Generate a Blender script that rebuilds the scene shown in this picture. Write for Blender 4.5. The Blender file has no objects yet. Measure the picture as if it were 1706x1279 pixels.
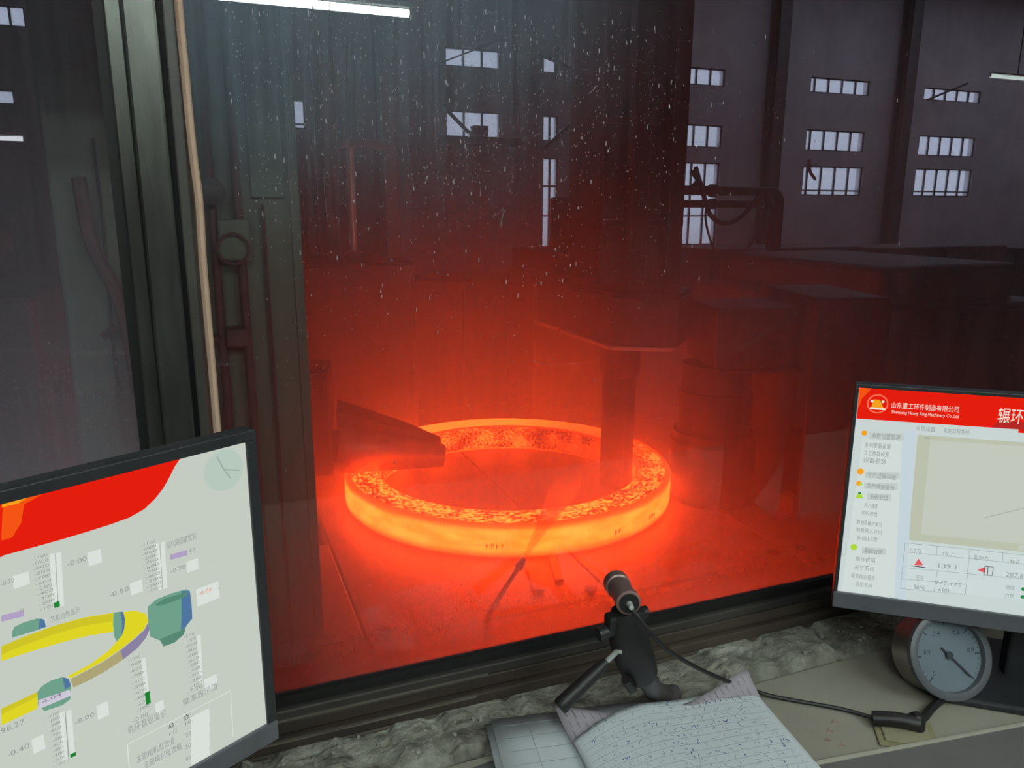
import bpy, bmesh, math, random
from mathutils import Vector, Matrix
random.seed(7)
sc = bpy.context.scene
COL = sc.collection
PI = math.pi

# ------------------------------------------------------------------ camera
cam_d = bpy.data.cameras.new('camera'); cam = bpy.data.objects.new('camera', cam_d); COL.objects.link(cam)
cam_d.sensor_fit = 'HORIZONTAL'; cam_d.sensor_width = 36.0; cam_d.lens = 36.0 * 1285 / 1706
cam_d.clip_start = 0.02; cam_d.clip_end = 200
_right = Vector((0.92911048, -0.36978031, 0.00403042)); _up = Vector((0.07961904, 0.21067039, 0.97430939)); _fwd = Vector((0.36112952, 0.90492017, -0.22517762))
cam.matrix_world = Matrix(((_right.x, _up.x, -_fwd.x, 0), (_right.y, _up.y, -_fwd.y, 0), (_right.z, _up.z, -_fwd.z, 2.5), (0, 0, 0, 1)))
sc.camera = cam

# ------------------------------------------------------------------ world: pale overcast daylight outside the hall
world = bpy.data.worlds.new('overcast_sky'); sc.world = world; world.use_nodes = True
wn = world.node_tree.nodes; wn['Background'].inputs[0].default_value = (0.60, 0.67, 0.84, 1); wn['Background'].inputs[1].default_value = 0.95

# ------------------------------------------------------------------ colour management
sc.view_settings.view_transform = 'Standard'; sc.view_settings.look = 'None'
sc.view_settings.exposure = 0.0; sc.view_settings.gamma = 1.0; sc.view_settings.use_curve_mapping = False
try:
    cy = sc.cycles
    cy.use_denoising = True; cy.max_bounces = 7; cy.transparent_max_bounces = 16; cy.volume_bounces = 1; cy.volume_step_rate = 2.0; cy.volume_max_steps = 128
    cy.diffuse_bounces = 4; cy.glossy_bounces = 4; cy.sample_clamp_indirect = 6.0; cy.caustics_reflective = False; cy.caustics_refractive = False
except Exception:
    pass

TUBE_POWER = 52.0      # radiance of the control-room fluorescent tube
HOT = 18.0             # red radiance of the hot ring

# ------------------------------------------------------------------ node helpers
def newmat(name):
    m = bpy.data.materials.new(name); m.use_nodes = True
    nt = m.node_tree; nt.nodes.clear()
    return m, nt, nt.nodes.new('ShaderNodeOutputMaterial')
def N(nt, t, **kw):
    n = nt.nodes.new(t)
    for k, v in kw.items(): setattr(n, k, v)
    return n
def lk(nt, a, b): nt.links.new(a, b)
def math_n(nt, op, a, b=None, c=None, clamp=False):
    n = N(nt, 'ShaderNodeMath', operation=op); n.use_clamp = clamp
    for i, v in enumerate((a, b, c)):
        if v is None: continue
        if isinstance(v, (int, float)): n.inputs[i].default_value = v
        else: lk(nt, v, n.inputs[i])
    return n.outputs[0]
def coords(nt, scale=(1, 1, 1), kind='Object'):
    tc = N(nt, 'ShaderNodeTexCoord'); mp = N(nt, 'ShaderNodeMapping'); mp.inputs['Scale'].default_value = scale
    lk(nt, tc.outputs[kind], mp.inputs[0]); return mp.outputs[0]
def noise(nt, vec, scale, detail=4, rough=0.55):
    n = N(nt, 'ShaderNodeTexNoise'); n.inputs['Scale'].default_value = scale; n.inputs['Detail'].default_value = detail; n.inputs['Roughness'].default_value = rough
    lk(nt, vec, n.inputs['Vector']); return n.outputs['Fac']
def ramp(nt, fac, stops):
    r = N(nt, 'ShaderNodeValToRGB'); e = r.color_ramp.elements
    while len(e) < len(stops): e.new(0.5)
    for i, (p, c) in enumerate(stops):
        e[i].position = p; e[i].color = (*c, 1) if len(c) == 3 else c
    lk(nt, fac, r.inputs[0]); return r.outputs[0]
_mats = {}
def surf(name, c1, c2=None, rough=0.6, metal=0.0, scale=6.0, stretch=(1, 1, 1), bump=0.0, bscale=40, spec=0.5):
    """painted / worn solid surface: two-tone noise colour, optional fine relief"""
    if name in _mats: return _mats[name]
    m, nt, out = newmat(name); p = N(nt, 'ShaderNodeBsdfPrincipled')
    c2 = c2 or tuple(v * 0.7 for v in c1)
    v = coords(nt, stretch); f = noise(nt, v, scale)
    lk(nt, ramp(nt, f, [(0.3, c2), (0.7, c1)]), p.inputs['Base Color'])
    p.inputs['Roughness'].default_value = rough; p.inputs['Metallic'].default_value = metal; p.inputs['Specular IOR Level'].default_value = spec
    if bump:
        b = N(nt, 'ShaderNodeBump'); b.inputs['Strength'].default_value = bump; b.inputs['Distance'].default_value = 0.01
        lk(nt, noise(nt, v, bscale, 6), b.inputs['Height']); lk(nt, b.outputs[0], p.inputs['Normal'])
    lk(nt, p.outputs[0], out.inputs[0]); _mats[name] = m; return m
def emit(name, col, s=1.0):
    if name in _mats: return _mats[name]
    m, nt, out = newmat(name); e = N(nt, 'ShaderNodeEmission'); e.inputs[0].default_value = (*col, 1); e.inputs[1].default_value = s
    lk(nt, e.outputs[0], out.inputs[0]); _mats[name] = m; return m
def srgb(r, g, b):
    f = lambda v: (v / 255 / 12.92) if v / 255 <= 0.04045 else ((v / 255 + 0.055) / 1.055) ** 2.4
    return (f(r), f(g), f(b))

# ------------------------------------------------------------------ mesh helpers
class B:
    """collects shapes in world coordinates; build() links them as one mesh object"""
    def __init__(s): s.v = []; s.f = []; s.mi = []
    def add(s, vs, fs, mi=0):
        o = len(s.v); s.v += [Vector(v) for v in vs]
        for f in fs: s.f.append([o + i for i in f]); s.mi.append(mi)
        return s
    def box(s, c, d, rz=0.0, M=None, mi=0):
        c = Vector(c); R = (Matrix.Rotation(rz, 3, 'Z') if M is None else M)
        vs = [c + R @ Vector((x * d[0] / 2, y * d[1] / 2, z * d[2] / 2)) for z in (-1, 1) for y in (-1, 1) for x in (-1, 1)]
        return s.add(vs, [(0, 2, 3, 1), (4, 5, 7, 6), (0, 1, 5, 4), (2, 6, 7, 3), (0, 4, 6, 2), (1, 3, 7, 5)], mi)
    def lim(s, x0, x1, y0, y1, z0, z1, mi=0):
        return s.box(((x0 + x1) / 2, (y0 + y1) / 2, (z0 + z1) / 2), (abs(x1 - x0), abs(y1 - y0), abs(z1 - z0)), mi=mi)
    def prism(s, poly, z0, z1, mi=0):
        a = sum(poly[i][0] * poly[(i + 1) % len(poly)][1] - poly[(i + 1) % len(poly)][0] * poly[i][1] for i in range(len(poly)))
        if a < 0: poly = poly[::-1]
        n = len(poly); vs = [(x, y, z0) for x, y in poly] + [(x, y, z1) for x, y in poly]
        return s.add(vs, [tuple(range(n - 1, -1, -1)), tuple(range(n, 2 * n))] + [(i, (i + 1) % n, n + (i + 1) % n, n + i) for i in range(n)], mi)
    def lathe(s, p0, axis, prof, seg=32, mis=None, cap=True, phase=0.0):
        """prof: list of (distance along axis, radius); mis: material index per band"""
        p0 = Vector(p0); ax = Vector(axis).normalized(); q = ax.to_track_quat('Z', 'Y').to_matrix()
        ux, uy = q @ Vector((1, 0, 0)), q @ Vector((0, 1, 0)); o = len(s.v)
        for h, r in prof:
            for k in range(seg):
                a = 2 * PI * k / seg + phase; s.v.append(p0 + ax * h + (ux * math.cos(a) + uy * math.sin(a)) * r)
        for j in range(len(prof) - 1):
            for k in range(seg):
                k2 = (k + 1) % seg
                s.f.append([o + j * seg + k, o + j * seg + k2, o + (j + 1) * seg + k2, o + (j + 1) * seg + k]); s.mi.append(mis[j] if mis else 0)
        if cap:
            s.f.append([o + k for k in range(seg - 1, -1, -1)]); s.mi.append(mis[0] if mis else 0)
            e = o + (len(prof) - 1) * seg; s.f.append([e + k for k in range(seg)]); s.mi.append(mis[-1] if mis else 0)
        return s
    def cyl(s, a, b, r0, r1=None, seg=20):
        a, b = Vector(a), Vector(b); return s.lathe(a, b - a, [(0, r0), ((b - a).length, r0 if r1 is None else r1)], seg)
    def tube(s, pts, r, seg=8, rad=None):
        pts = [Vector(p) for p in pts]; n = len(pts); o = len(s.v); up = None
        for i, p in enumerate(pts):
            t = (pts[min(i + 1, n - 1)] - pts[max(i - 1, 0)]).normalized()
            if up is None: up = Vector((0, 0, 1)) if abs(t.z) < 0.9 else Vector((1, 0, 0))
            x = t.cross(up).normalized(); up = x.cross(t).normalized(); rr = rad[i] if rad else r
            for k in range(seg):
                a = 2 * PI * k / seg; s.v.append(p + (x * math.cos(a) + up * math.sin(a)) * rr)
        for i in range(n - 1):
            for k in range(seg):
                k2 = (k + 1) % seg; s.f.append([o + i * seg + k, o + i * seg + k2, o + (i + 1) * seg + k2, o + (i + 1) * seg + k]); s.mi.append(0)
        s.f.append([o + k for k in range(seg)]); s.mi.append(0); s.f.append([o + (n - 1) * seg + k for k in range(seg - 1, -1, -1)]); s.mi.append(0)
        return s
    def build(s, name, mat, parent=None, bevel=0.0, smooth=False, origin=None, seg=2):
        lo = Vector([min(v[i] for v in s.v) for i in range(3)]); hi = Vector([max(v[i] for v in s.v) for i in range(3)])
        o = Vector(origin) if origin is not None else Vector(((lo.x + hi.x) / 2, (lo.y + hi.y) / 2, lo.z))
        me = bpy.data.meshes.new(name); me.from_pydata([v - o for v in s.v], [], s.f)
        for m in (mat if isinstance(mat, (list, tuple)) else [mat]): me.materials.append(m)
        me.polygons.foreach_set('material_index', s.mi)
        bm = bmesh.new(); bm.from_mesh(me); bmesh.ops.recalc_face_normals(bm, faces=bm.faces); bm.to_mesh(me); bm.free()
        if smooth:
            me.polygons.foreach_set('use_smooth', [True] * len(me.polygons))
            me.set_sharp_from_angle(angle=math.radians(38))
        me.update()
        ob = bpy.data.objects.new(name, me); COL.objects.link(ob)
        put(ob, o, parent)
        if bevel:
            bv = ob.modifiers.new('bevel', 'BEVEL'); bv.width = bevel; bv.segments = seg; bv.limit_method = 'ANGLE'
        return ob
_W = {}
def put(ob, loc, parent):
    loc = Vector(loc); _W[ob.name] = loc.copy()
    if parent is not None:
        ob.parent = parent; ob.location = loc - _W[parent.name]
    else: ob.location = loc
def thing(name, loc, label, cat, group=None, kind=None):
    e = bpy.data.objects.new(name, None); COL.objects.link(e); e.empty_display_size = 0.05; put(e, loc, None)
    return tag(e, label, cat, group, kind)
def tag(o, label=None, cat=None, group=None, kind=None):
    if label: o['label'] = label
    if cat: o['category'] = cat
    if group: o['group'] = group
    if kind: o['kind'] = kind
    return o
def struct(o): o['kind'] = 'structure'; return o
def catmull(pts, n=8):
    P = [Vector(p) for p in pts]; P = [P[0] * 2 - P[1]] + P + [P[-1] * 2 - P[-2]]; out = []
    for i in range(1, len(P) - 2):
        for k in range(n):
            t = k / n; a, b, c, d = P[i - 1], P[i], P[i + 1], P[i + 2]
            out.append(0.5 * ((2 * b) + (c - a) * t + (2 * a - 5 * b + 4 * c - d) * t * t + (3 * b - a - 3 * c + d) * t ** 3))
    out.append(P[-2]); return out

# ================================================================== materials
M_plaster = surf('plaster', (0.30, 0.29, 0.27), (0.20, 0.19, 0.18), 0.9, scale=3, bump=0.3)
M_inner = surf('inner_wall_paint', (0.11, 0.11, 0.105), (0.08, 0.08, 0.076), 0.8, scale=2)
M_ctlfloor = surf('control_floor', (0.12, 0.11, 0.10), None, 0.7)
M_hallwall = surf('hall_wall', (0.58, 0.50, 0.50), (0.44, 0.38, 0.38), 0.95, scale=0.8)
M_roof = surf('roof_sheet', (0.06, 0.06, 0.065), None, 0.8, scale=1)
M_hallfloor = surf('hall_floor', (0.16, 0.13, 0.12), (0.08, 0.07, 0.065), 0.55, scale=1.5, bump=0.4, bscale=12)
M_dark = surf('dark_steel', (0.10, 0.09, 0.09), (0.05, 0.045, 0.045), 0.55, 0.4, scale=5, bump=0.15)
M_black = surf('black_paint', (0.022, 0.02, 0.02), (0.012, 0.011, 0.011), 0.45, scale=8)
M_bed = surf('bed_plate', (0.42, 0.33, 0.29), (0.26, 0.20, 0.17), 0.38, 0.25, scale=4, bump=0.35, bscale=25)
M_green = surf('green_paint', (0.22, 0.265, 0.20), (0.15, 0.18, 0.13), 0.6, scale=3, stretch=(3, 3, 0.6))
M_greenplate = surf('green_plate', (0.20, 0.29, 0.215), (0.15, 0.22, 0.16), 0.55, scale=3)
M_rust = surf('rust_pipe', (0.20, 0.10, 0.09), (0.11, 0.055, 0.055), 0.7, scale=9)
M_chrome = surf('chrome_rod', (0.85, 0.9, 0.87), (0.7, 0.74, 0.7), 0.3, 0.6, scale=10)
M_alu = surf('window_frame_paint', (0.22, 0.235, 0.21), (0.07, 0.066, 0.06), 0.34, 0.75, scale=3, stretch=(4, 4, 0.7), bump=0.05)
M_aludark = surf('window_frame_dark', (0.08, 0.072, 0.064), (0.04, 0.036, 0.032), 0.42, 0.2, scale=6)
M_gasket = surf('black_gasket', (0.012, 0.012, 0.011), None, 0.6)
M_foam = surf('cream_sealant', (0.74, 0.50, 0.37), (0.58, 0.38, 0.27), 0.7, scale=12)
M_railbrown = surf('rail_dirty', (0.13, 0.10, 0.08), (0.06, 0.046, 0.038), 0.4, 0.4, scale=7, stretch=(0.6, 4, 4))
M_glint = surf('rail_highlight', (0.55, 0.52, 0.45), (0.3, 0.27, 0.22), 0.3, 0.8, scale=9)
M_concrete = surf('rubble_mortar', (0.48, 0.47, 0.40), (0.13, 0.12, 0.10), 0.95, scale=26, bump=1.0, bscale=60)
M_desk = surf('desk_laminate', (0.40, 0.38, 0.31), (0.31, 0.29, 0.235), 0.6, scale=5)
M_plastic = surf('monitor_plastic', (0.035, 0.036, 0.04), (0.025, 0.026, 0.03), 0.45, scale=20)
M_bezel = surf('monitor_chin', (0.14, 0.145, 0.165), (0.11, 0.115, 0.13), 0.35, scale=20)
M_steelcase = surf('stainless_case', (0.55, 0.52, 0.48), (0.42, 0.39, 0.36), 0.28, 0.9, scale=8)
M_paper = surf('paper', (0.80, 0.86, 0.90), (0.74, 0.80, 0.84), 0.9, scale=4)
M_paper2 = surf('paper_shaded', (0.50, 0.455, 0.50), (0.44, 0.40, 0.45), 0.9, scale=4)  # shadowed back of a sheet, its shade put into the lavender colour
M_lampbody = surf('lamp_body', (0.7, 0.7, 0.68), None, 0.5)

# ================================================================== hall shell
FARY = 20.0
rows = {1: (5.95, 6.40), 2: (4.21, 4.87), 3: (2.86, 3.77)}
far_windows = [(6.13, 7.64, 5.95, 6.41, 3, 0), (6.13, 7.64, 4.23, 4.89, 3, 0),
               (8.85, 9.30, 5.95, 6.38, 1, 0), (8.86, 9.31, 4.21, 4.88, 2, 0), (8.87, 9.34, 1.36, 3.78, 2, 3),
               (12.75, 14.68, 5.92, 6.40, 4, 0), (12.75, 14.70, 4.20, 4.84, 4, 0), (12.75, 14.68, 1.36, 3.77, 4, 3),
               (17.84, 20.24, 5.95, 6.40, 5, 0), (17.84, 20.24, 4.23, 4.86, 5, 0), (17.84, 20.30, 2.86, 3.76, 5, 2),
               (22.58, 25.24, 5.97, 6.36, 5, 0), (22.61, 25.26, 4.20, 4.85, 5, 0), (22.61, 25.30, 2.87, 3.78, 5, 2),
               (2.31, 2.60, 4.28, 4.95, 1, 2), (-3.9, -3.03, 6.10, 6.52, 3, 0), (-3.9, -3.42, 4.55, 4.85, 1, 0)]
def wall_holes(name, x0, x1, z0, z1, y0, y1, holes, mat):
    b = B(); xs = sorted({x0, x1, *[h[0] for h in holes], *[h[1] for h in holes]}); 
    for i in range(len(xs) - 1):
        a, c = xs[i], xs[i + 1]; m = (a + c) / 2; hz = sorted((h[2], h[3]) for h in holes if h[0] < m < h[1]); z = z0
        for lo, hi in hz: b.lim(a, c, y0, y1, z, lo); z = hi
        b.lim(a, c, y0, y1, z, z1)
    return struct(b.build(name, mat))
HX0, HX1, HZ = -9.0, 34.0, 9.5
wall_holes('wall_far', HX0, HX1, 0, HZ, FARY, FARY + 0.3, far_windows, M_hallwall)
struct(B().lim(HX0 - 0.3, HX0, 1.0, FARY + 0.3, 0, HZ).build('wall_hall_left', M_hallwall))
struct(B().lim(HX1, HX1 + 0.3, 1.0, FARY + 0.3, 0, HZ).build('wall_hall_right', M_hallwall))
# roof, opened for an unseen rooflight strip added to brighten the far hall
b = B(); b.lim(HX0 - 0.3, HX1 + 0.3, 0.75, 12.4, HZ, HZ + 0.2); b.lim(HX0 - 0.3, HX1 + 0.3, 17.8, FARY + 0.3, HZ, HZ + 0.2); b.lim(HX0 - 0.3, 12.0, 12.4, 17.8, HZ, HZ + 0.2); b.lim(33.0, HX1 + 0.3, 12.4, 17.8, HZ, HZ + 0.2); struct(b.build('ceiling_hall', M_roof))
struct(B().lim(HX0 - 0.3, HX1 + 0.3, 0.98, FARY + 0.3, -0.2, 0).build('floor_hall', M_hallfloor))

# pane material of the hall windows: thin grimy glass
mp, nt, out = newmat('grimy_pane'); tr = N(nt, 'ShaderNodeBsdfTransparent'); tl = N(nt, 'ShaderNodeBsdfTranslucent'); mx = N(nt, 'ShaderNodeMixShader')
f = noise(nt, coords(nt, (1.5, 1, 2)), 1.3, 3); tr.inputs[0].default_value = (0.93, 0.94, 0.96, 1); tl.inputs[0].default_value = (0.75, 0.76, 0.8, 1)
lk(nt, math_n(nt, 'MULTIPLY_ADD', f, 0.5, 0.05, clamp=True), mx.inputs[0]); lk(nt, tr.outputs[0], mx.inputs[1]); lk(nt, tl.outputs[0], mx.inputs[2]); lk(nt, mx.outputs[0], out.inputs[0])
M_winframe = surf('hall_window_frame', (0.07, 0.07, 0.075), None, 0.6)
for wi, (x0, x1, z0, z1, nx, nz) in enumerate(far_windows):
    w = thing('window_%d' % (wi + 2), ((x0 + x1) / 2, FARY + 0.1, z0), None, None, kind='structure')
    b = B(); t = 0.035; y0, y1 = FARY + 0.06, FARY + 0.14
    b.lim(x0, x1, y0, y1, z0, z0 + t); b.lim(x0, x1, y0, y1, z1 - t, z1); b.lim(x0, x0 + t, y0, y1, z0, z1); b.lim(x1 - t, x1, y0, y1, z0, z1)
    b.build('window_frame', M_winframe, w)
    # the glazing bars split the opening into panes
    if nz == 0: zs = [z0, z1]
    elif nz == 2: zs = [z0, z0 + 0.155 * (z1 - z0) / 0.9, z1]
    else: zs = [z0, z0 + (z1 - z0) * 0.36, z0 + (z1 - z0) * 0.69, z1]
    xs = [x0 + (x1 - x0) * i / nx for i in range(nx + 1)]
    if nx == 5: xs[1] = x0 + (x1 - x0) * (0.09 if x0 < 20 else 0.19); xs[2:5] = [xs[1] + (x1 - xs[1]) * i / 4 for i in (1, 2, 3)]
    for x in xs[1:-1]: B().lim(x - 0.02, x + 0.02, y0, y1, z0, z1).build('glazing_bar', M_winframe, w)
    for z in zs[1:-1]: B().lim(x0, x1, y0 + 0.005, y1 - 0.005, z - 0.02, z + 0.02).build('glazing_bar', M_winframe, w)
    for i in range(nx):
        for j in range(len(zs) - 1):
            B().lim(xs[i] + 0.01, xs[i + 1] - 0.01, FARY + 0.098, FARY + 0.102, zs[j] + 0.01, zs[j + 1] - 0.01).build('pane', mp, w)

w = thing('window_30', (22, 16.7, HZ), None, None, kind='structure')
for i in range(21): B().lim(12.0 + i, 12.98 + i, 12.4, 17.8, HZ + 0.09, HZ + 0.10).build('added_rooflight_pane', mp, w)  # out-of-view panes added to let more daylight into the hall
# hall columns and roof braces between the window bays
for x, lab in ((11.6, 'dark steel hall column behind the mill stand'), (16.3, 'dark steel hall column between the tall and the five-pane windows'), (21.4, 'dark steel hall column between the two five-pane window bays'), (4.5, 'dark steel hall column beside the narrow single window')):
    t = thing('hall_column', (x, FARY - 0.3, 0), lab, 'column', 'steel columns along the far hall wall')
    b = B(); b.lim(x - 0.2, x + 0.2, FARY - 0.5, FARY - 0.46, 0, HZ); b.lim(x - 0.2, x + 0.2, FARY - 0.14, FARY - 0.1, 0, HZ); b.build('flange', M_dark, t)
    B().lim(x - 0.02, x + 0.02, FARY - 0.46, FARY - 0.14, 0, HZ).build('web', M_dark, t)
def brace(a, b_, r, label):
    tag(B().tube([a, b_], r, 6).build('roof_brace', M_black), label, 'brace')
brace((5.6, 19.6, 5.82), (7.5, 19.6, 6.6), 0.022, 'thin diagonal steel brace across the upper three-pane window')
brace((5.9, 19.6, 4.95), (6.75, 19.6, 4.18), 0.05, 'thick diagonal strut across the lower three-pane window corner')
brace((8.5, 19.6, 6.32), (9.7, 19.6, 5.98), 0.04, 'diagonal strut crossing the small square window')
brace((9.0, 19.5, 6.5), (8.98, 19.5, 5.7), 0.06, 'stubby upright bar in front of the small square window')
brace((8.6, 19.6, 3.9), (9.6, 19.6, 4.7), 0.05, 'strut crossing the bottom corner of the narrow two-pane window')
brace((22.3, 19.6, 5.9), (24.0, 19.6, 6.5), 0.035, 'slim diagonal tie across the topmost window of the last bay')
brace((8.6, 19.6, 1.15), (9.6, 19.6, 1.75), 0.09, 'heavy diagonal strut across the foot of the tall narrow window')
t = thing('crane_hoist', (6.95, 19.3, 4.1), 'dark hoist block silhouetted against the lower three-pane window', 'hoist')
B().lim(6.6, 7.0, 19.2, 19.5, 4.2, 4.46).build('hoist_body', M_black, t, bevel=0.02); B().lim(5.9, 8.0, 19.25, 20.0, 4.02, 4.20).build('hoist_rail', M_black, t)
tag(B().tube(catmull([(18.0, 19.96, 3.95), (18.06, 19.96, 3.6), (18.3, 19.96, 3.35)], 4), 0.05, 6).build('red_lever', surf('red_paint', (0.5, 0.05, 0.04), None, 0.5)), 'short slanted red rod at the corner of a barred window', 'rod')

# low dark machinery rows in front of the far wall, right of the mill
for (x0, x1, y0, y1, h, lab) in ((9.6, 13.6, 13.2, 14.6, 1.66, 'long dark steel cabinet row below the tall windows'), (13.9, 18.2, 13.2, 14.6, 1.62, 'dark steel cabinet row below the first five-pane windows'), (18.5, 24.5, 13.2, 14.6, 1.55, 'dark steel cabinet row at the hall end, below the last bay')):
    t = thing('machine_cabinet', ((x0 + x1) / 2, (y0 + y1) / 2, 0), lab, 'cabinet', 'dark cabinets along the far hall wall')
    B().lim(x0, x1, y0, y1, 0.1, h).build('body', M_dark, t, bevel=0.03); B().lim(x0 + 0.05, x1 - 0.05, y0 + 0.05, y1 - 0.05, 0, 0.1).build('plinth', M_black, t)
    n = int((x1 - x0) / 1.0)
    for i in range(n):
        a = x0 + (x1 - x0) * (i + 0.06) / n; c = x0 + (x1 - x0) * (i + 0.94) / n
        d = B().lim(a, c, y0 - 0.02, y0, 0.2, h - 0.12).build('door', M_dark, t); B().lim(c - 0.12, c - 0.09, y0 - 0.05, y0 - 0.02, h * 0.5, h * 0.5 + 0.18).build('handle', M_black, d)

# ================================================================== control room shell and window
CFZ, CCZ, DW = 1.07, 3.72, 0.90       # control-room floor, ceiling, window plane
WX0, WX1, WZ0, WZ1 = -1.5, 2.4, 1.80, 3.3
wall_holes('wall_front', -2.6, 3.4, 0, HZ, 0.86, 1.0, [(WX0, WX1, WZ0, WZ1)], M_plaster)
struct(B().lim(HX0 - 0.3, -2.6, 0.86, 1.0, 0, HZ).build('wall_hall_front_left', M_hallwall)); struct(B().lim(3.4, HX1 + 0.3, 0.86, 1.0, 0, HZ).build('wall_hall_front_right', M_hallwall))
struct(B().lim(-2.7, -2.6, -4.6, 0.98, CFZ, CCZ).build('wall_left', M_inner)); struct(B().lim(3.4, 3.5, -4.6, 0.86, CFZ, CCZ).build('wall_right', M_inner))
struct(B().lim(-2.7, 3.5, -4.7, -4.6, CFZ, CCZ).build('wall_rear', M_inner))
struct(B().lim(-2.7, 3.5, -4.7, 0.86, CFZ - 0.15, CFZ).build('floor', M_ctlfloor)); struct(B().lim(-2.7, 3.5, -4.7, 0.86, CCZ, CCZ + 0.1).build('ceiling', M_plaster))

# dirty window glass: clear sheet with a film of grime, run marks and mist that scatters the light falling on it
def dirty_glass(name, base, low_fog, low_h=0.42, milk=0.62, patch=(0, 0, 1, 1, 0), low_pow=2.0, film=0.0):
    m, nt, out = newmat(name)
    tr = N(nt, 'ShaderNodeBsdfTransparent'); tr.inputs[0].default_value = (0.94, 0.95, 0.95, 1)
    gl = N(nt, 'ShaderNodeBsdfGlossy'); gl.inputs['Roughness'].default_value = 0.0
    fr = N(nt, 'ShaderNodeFresnel'); fr.inputs[0].default_value = 1.75
    m1 = N(nt, 'ShaderNodeMixShader'); lk(nt, fr.outputs[0], m1.inputs[0]); lk(nt, tr.outputs[0], m1.inputs[1]); lk(nt, gl.outputs[0], m1.inputs[2])
    df = N(nt, 'ShaderNodeBsdfDiffuse'); df.inputs[0].default_value = (0.52, 0.64, 0.78, 1)
    tl = N(nt, 'ShaderNodeBsdfTranslucent'); tl.inputs[0].default_value = (0.9, 0.82, 0.8, 1)
    m2 = N(nt, 'ShaderNodeMixShader');  lk(nt, df.outputs[0], m2.inputs[1]); lk(nt, tl.outputs[0], m2.inputs[2])
    tc = N(nt, 'ShaderNodeTexCoord'); pos = tc.outputs['Object']
    sep = N(nt, 'ShaderNodeSeparateXYZ'); lk(nt, pos, sep.inputs[0])
    def mapped(sx, sz):
        mp_ = N(nt, 'ShaderNodeMapping'); mp_.inputs['Scale'].default_value = (sx, 1, sz); lk(nt, pos, mp_.inputs[0]); return mp_.outputs[0]
    streak = noise(nt, mapped(60, 1.2), 1.0, 5, 0.7)
    cloud = noise(nt, mapped(3.0, 3.0), 1.0, 4)
    fine = noise(nt, mapped(260, 260), 1.0, 2, 0.6)
    s1 = math_n(nt, 'MULTIPLY', math_n(nt, 'SUBTRACT', streak, 0.42, clamp=True), 0.16)
    c1 = math_n(nt, 'MULTIPLY', math_n(nt, 'SUBTRACT', cloud, 0.42, clamp=True), 0.20)
    g1 = math_n(nt, 'MULTIPLY', math_n(nt, 'SUBTRACT', fine, 0.60, clamp=True), 0.8)
    # grime collects along the bottom of the sheet (object z = height above the sheet's lower edge)
    low = math_n(nt, 'MULTIPLY', math_n(nt, 'POWER', math_n(nt, 'SUBTRACT', 1.0, math_n(nt, 'DIVIDE', sep.outputs[2], low_h, clamp=True), clamp=True), low_pow), low_fog)
    band = math_n(nt, 'MULTIPLY', math_n(nt, 'SUBTRACT', 1.0, math_n(nt, 'DIVIDE', math_n(nt, 'ADD', sep.outputs[2], math_n(nt, 'MULTIPLY', cloud, 0.02)), 0.055, clamp=True), clamp=True), 0.12)
    tot = math_n(nt, 'ADD', math_n(nt, 'ADD', s1, c1), math_n(nt, 'ADD', g1, math_n(nt, 'ADD', low, band)))
    # dusty patch high on the sheet, the tube's bluish glow put into its colour; px, pz in the sheet's own metres
    dxp = math_n(nt, 'DIVIDE', math_n(nt, 'SUBTRACT', sep.outputs[0], patch[0]), patch[2]); dzp = math_n(nt, 'DIVIDE', math_n(nt, 'SUBTRACT', sep.outputs[2], patch[1]), patch[3])
    rr = math_n(nt, 'SQRT', math_n(nt, 'ADD', math_n(nt, 'MULTIPLY', dxp, dxp), math_n(nt, 'MULTIPLY', dzp, dzp)))
    pt = math_n(nt, 'POWER', math_n(nt, 'SUBTRACT', 1.0, rr, clamp=True), 1.4)
    tot = math_n(nt, 'ADD', tot, math_n(nt, 'MULTIPLY', math_n(nt, 'MULTIPLY', pt, patch[4]), math_n(nt, 'ADD', 0.4, streak)))
    lk(nt, math_n(nt, 'MULTIPLY', milk, math_n(nt, 'SUBTRACT', 1.0, math_n(nt, 'MULTIPLY', pt, 3.0, clamp=True) if patch[4] else 0.0, clamp=True)), m2.inputs[0])
    tot = math_n(nt, 'ADD', tot, base, clamp=True)
    m3 = N(nt, 'ShaderNodeMixShader'); lk(nt, tot, m3.inputs[0]); lk(nt, m1.outputs[0], m3.inputs[1]); lk(nt, m2.outputs[0], m3.inputs[2])
    if film:      # greasy film along the lower edge: blurs what shines through it
        rf = N(nt, 'ShaderNodeBsdfRefraction'); rf.inputs['Roughness'].default_value = 0.72; rf.inputs['IOR'].default_value = 1.33; rf.inputs['Color'].default_value = (0.95, 0.9, 0.86, 1)
        ff = math_n(nt, 'MULTIPLY', math_n(nt, 'POWER', math_n(nt, 'SUBTRACT', 1.0, math_n(nt, 'DIVIDE', sep.outputs[2], 0.32, clamp=True), clamp=True), 1.2), math_n(nt, 'MULTIPLY', math_n(nt, 'ADD', 0.6, math_n(nt, 'MULTIPLY', cloud, 0.8)), film))
        m4 = N(nt, 'ShaderNodeMixShader'); lk(nt, ff, m4.inputs[0]); lk(nt, m3.outputs[0], m4.inputs[1]); lk(nt, rf.outputs[0], m4.inputs[2]); lk(nt, m4.outputs[0], out.inputs[0])
    else: lk(nt, m3.outputs[0], out.inputs[0])
    return m
M_glass = dirty_glass('grimy_glass', 0.022, 0.10, 0.30, 0.85, (-1.02, 0.92, 0.50, 0.44, 0.27), 1.5, 0.18); M_glass2 = dirty_glass('grimy_glass_side', 0.06, 0.75, 0.85, 0.5)
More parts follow.
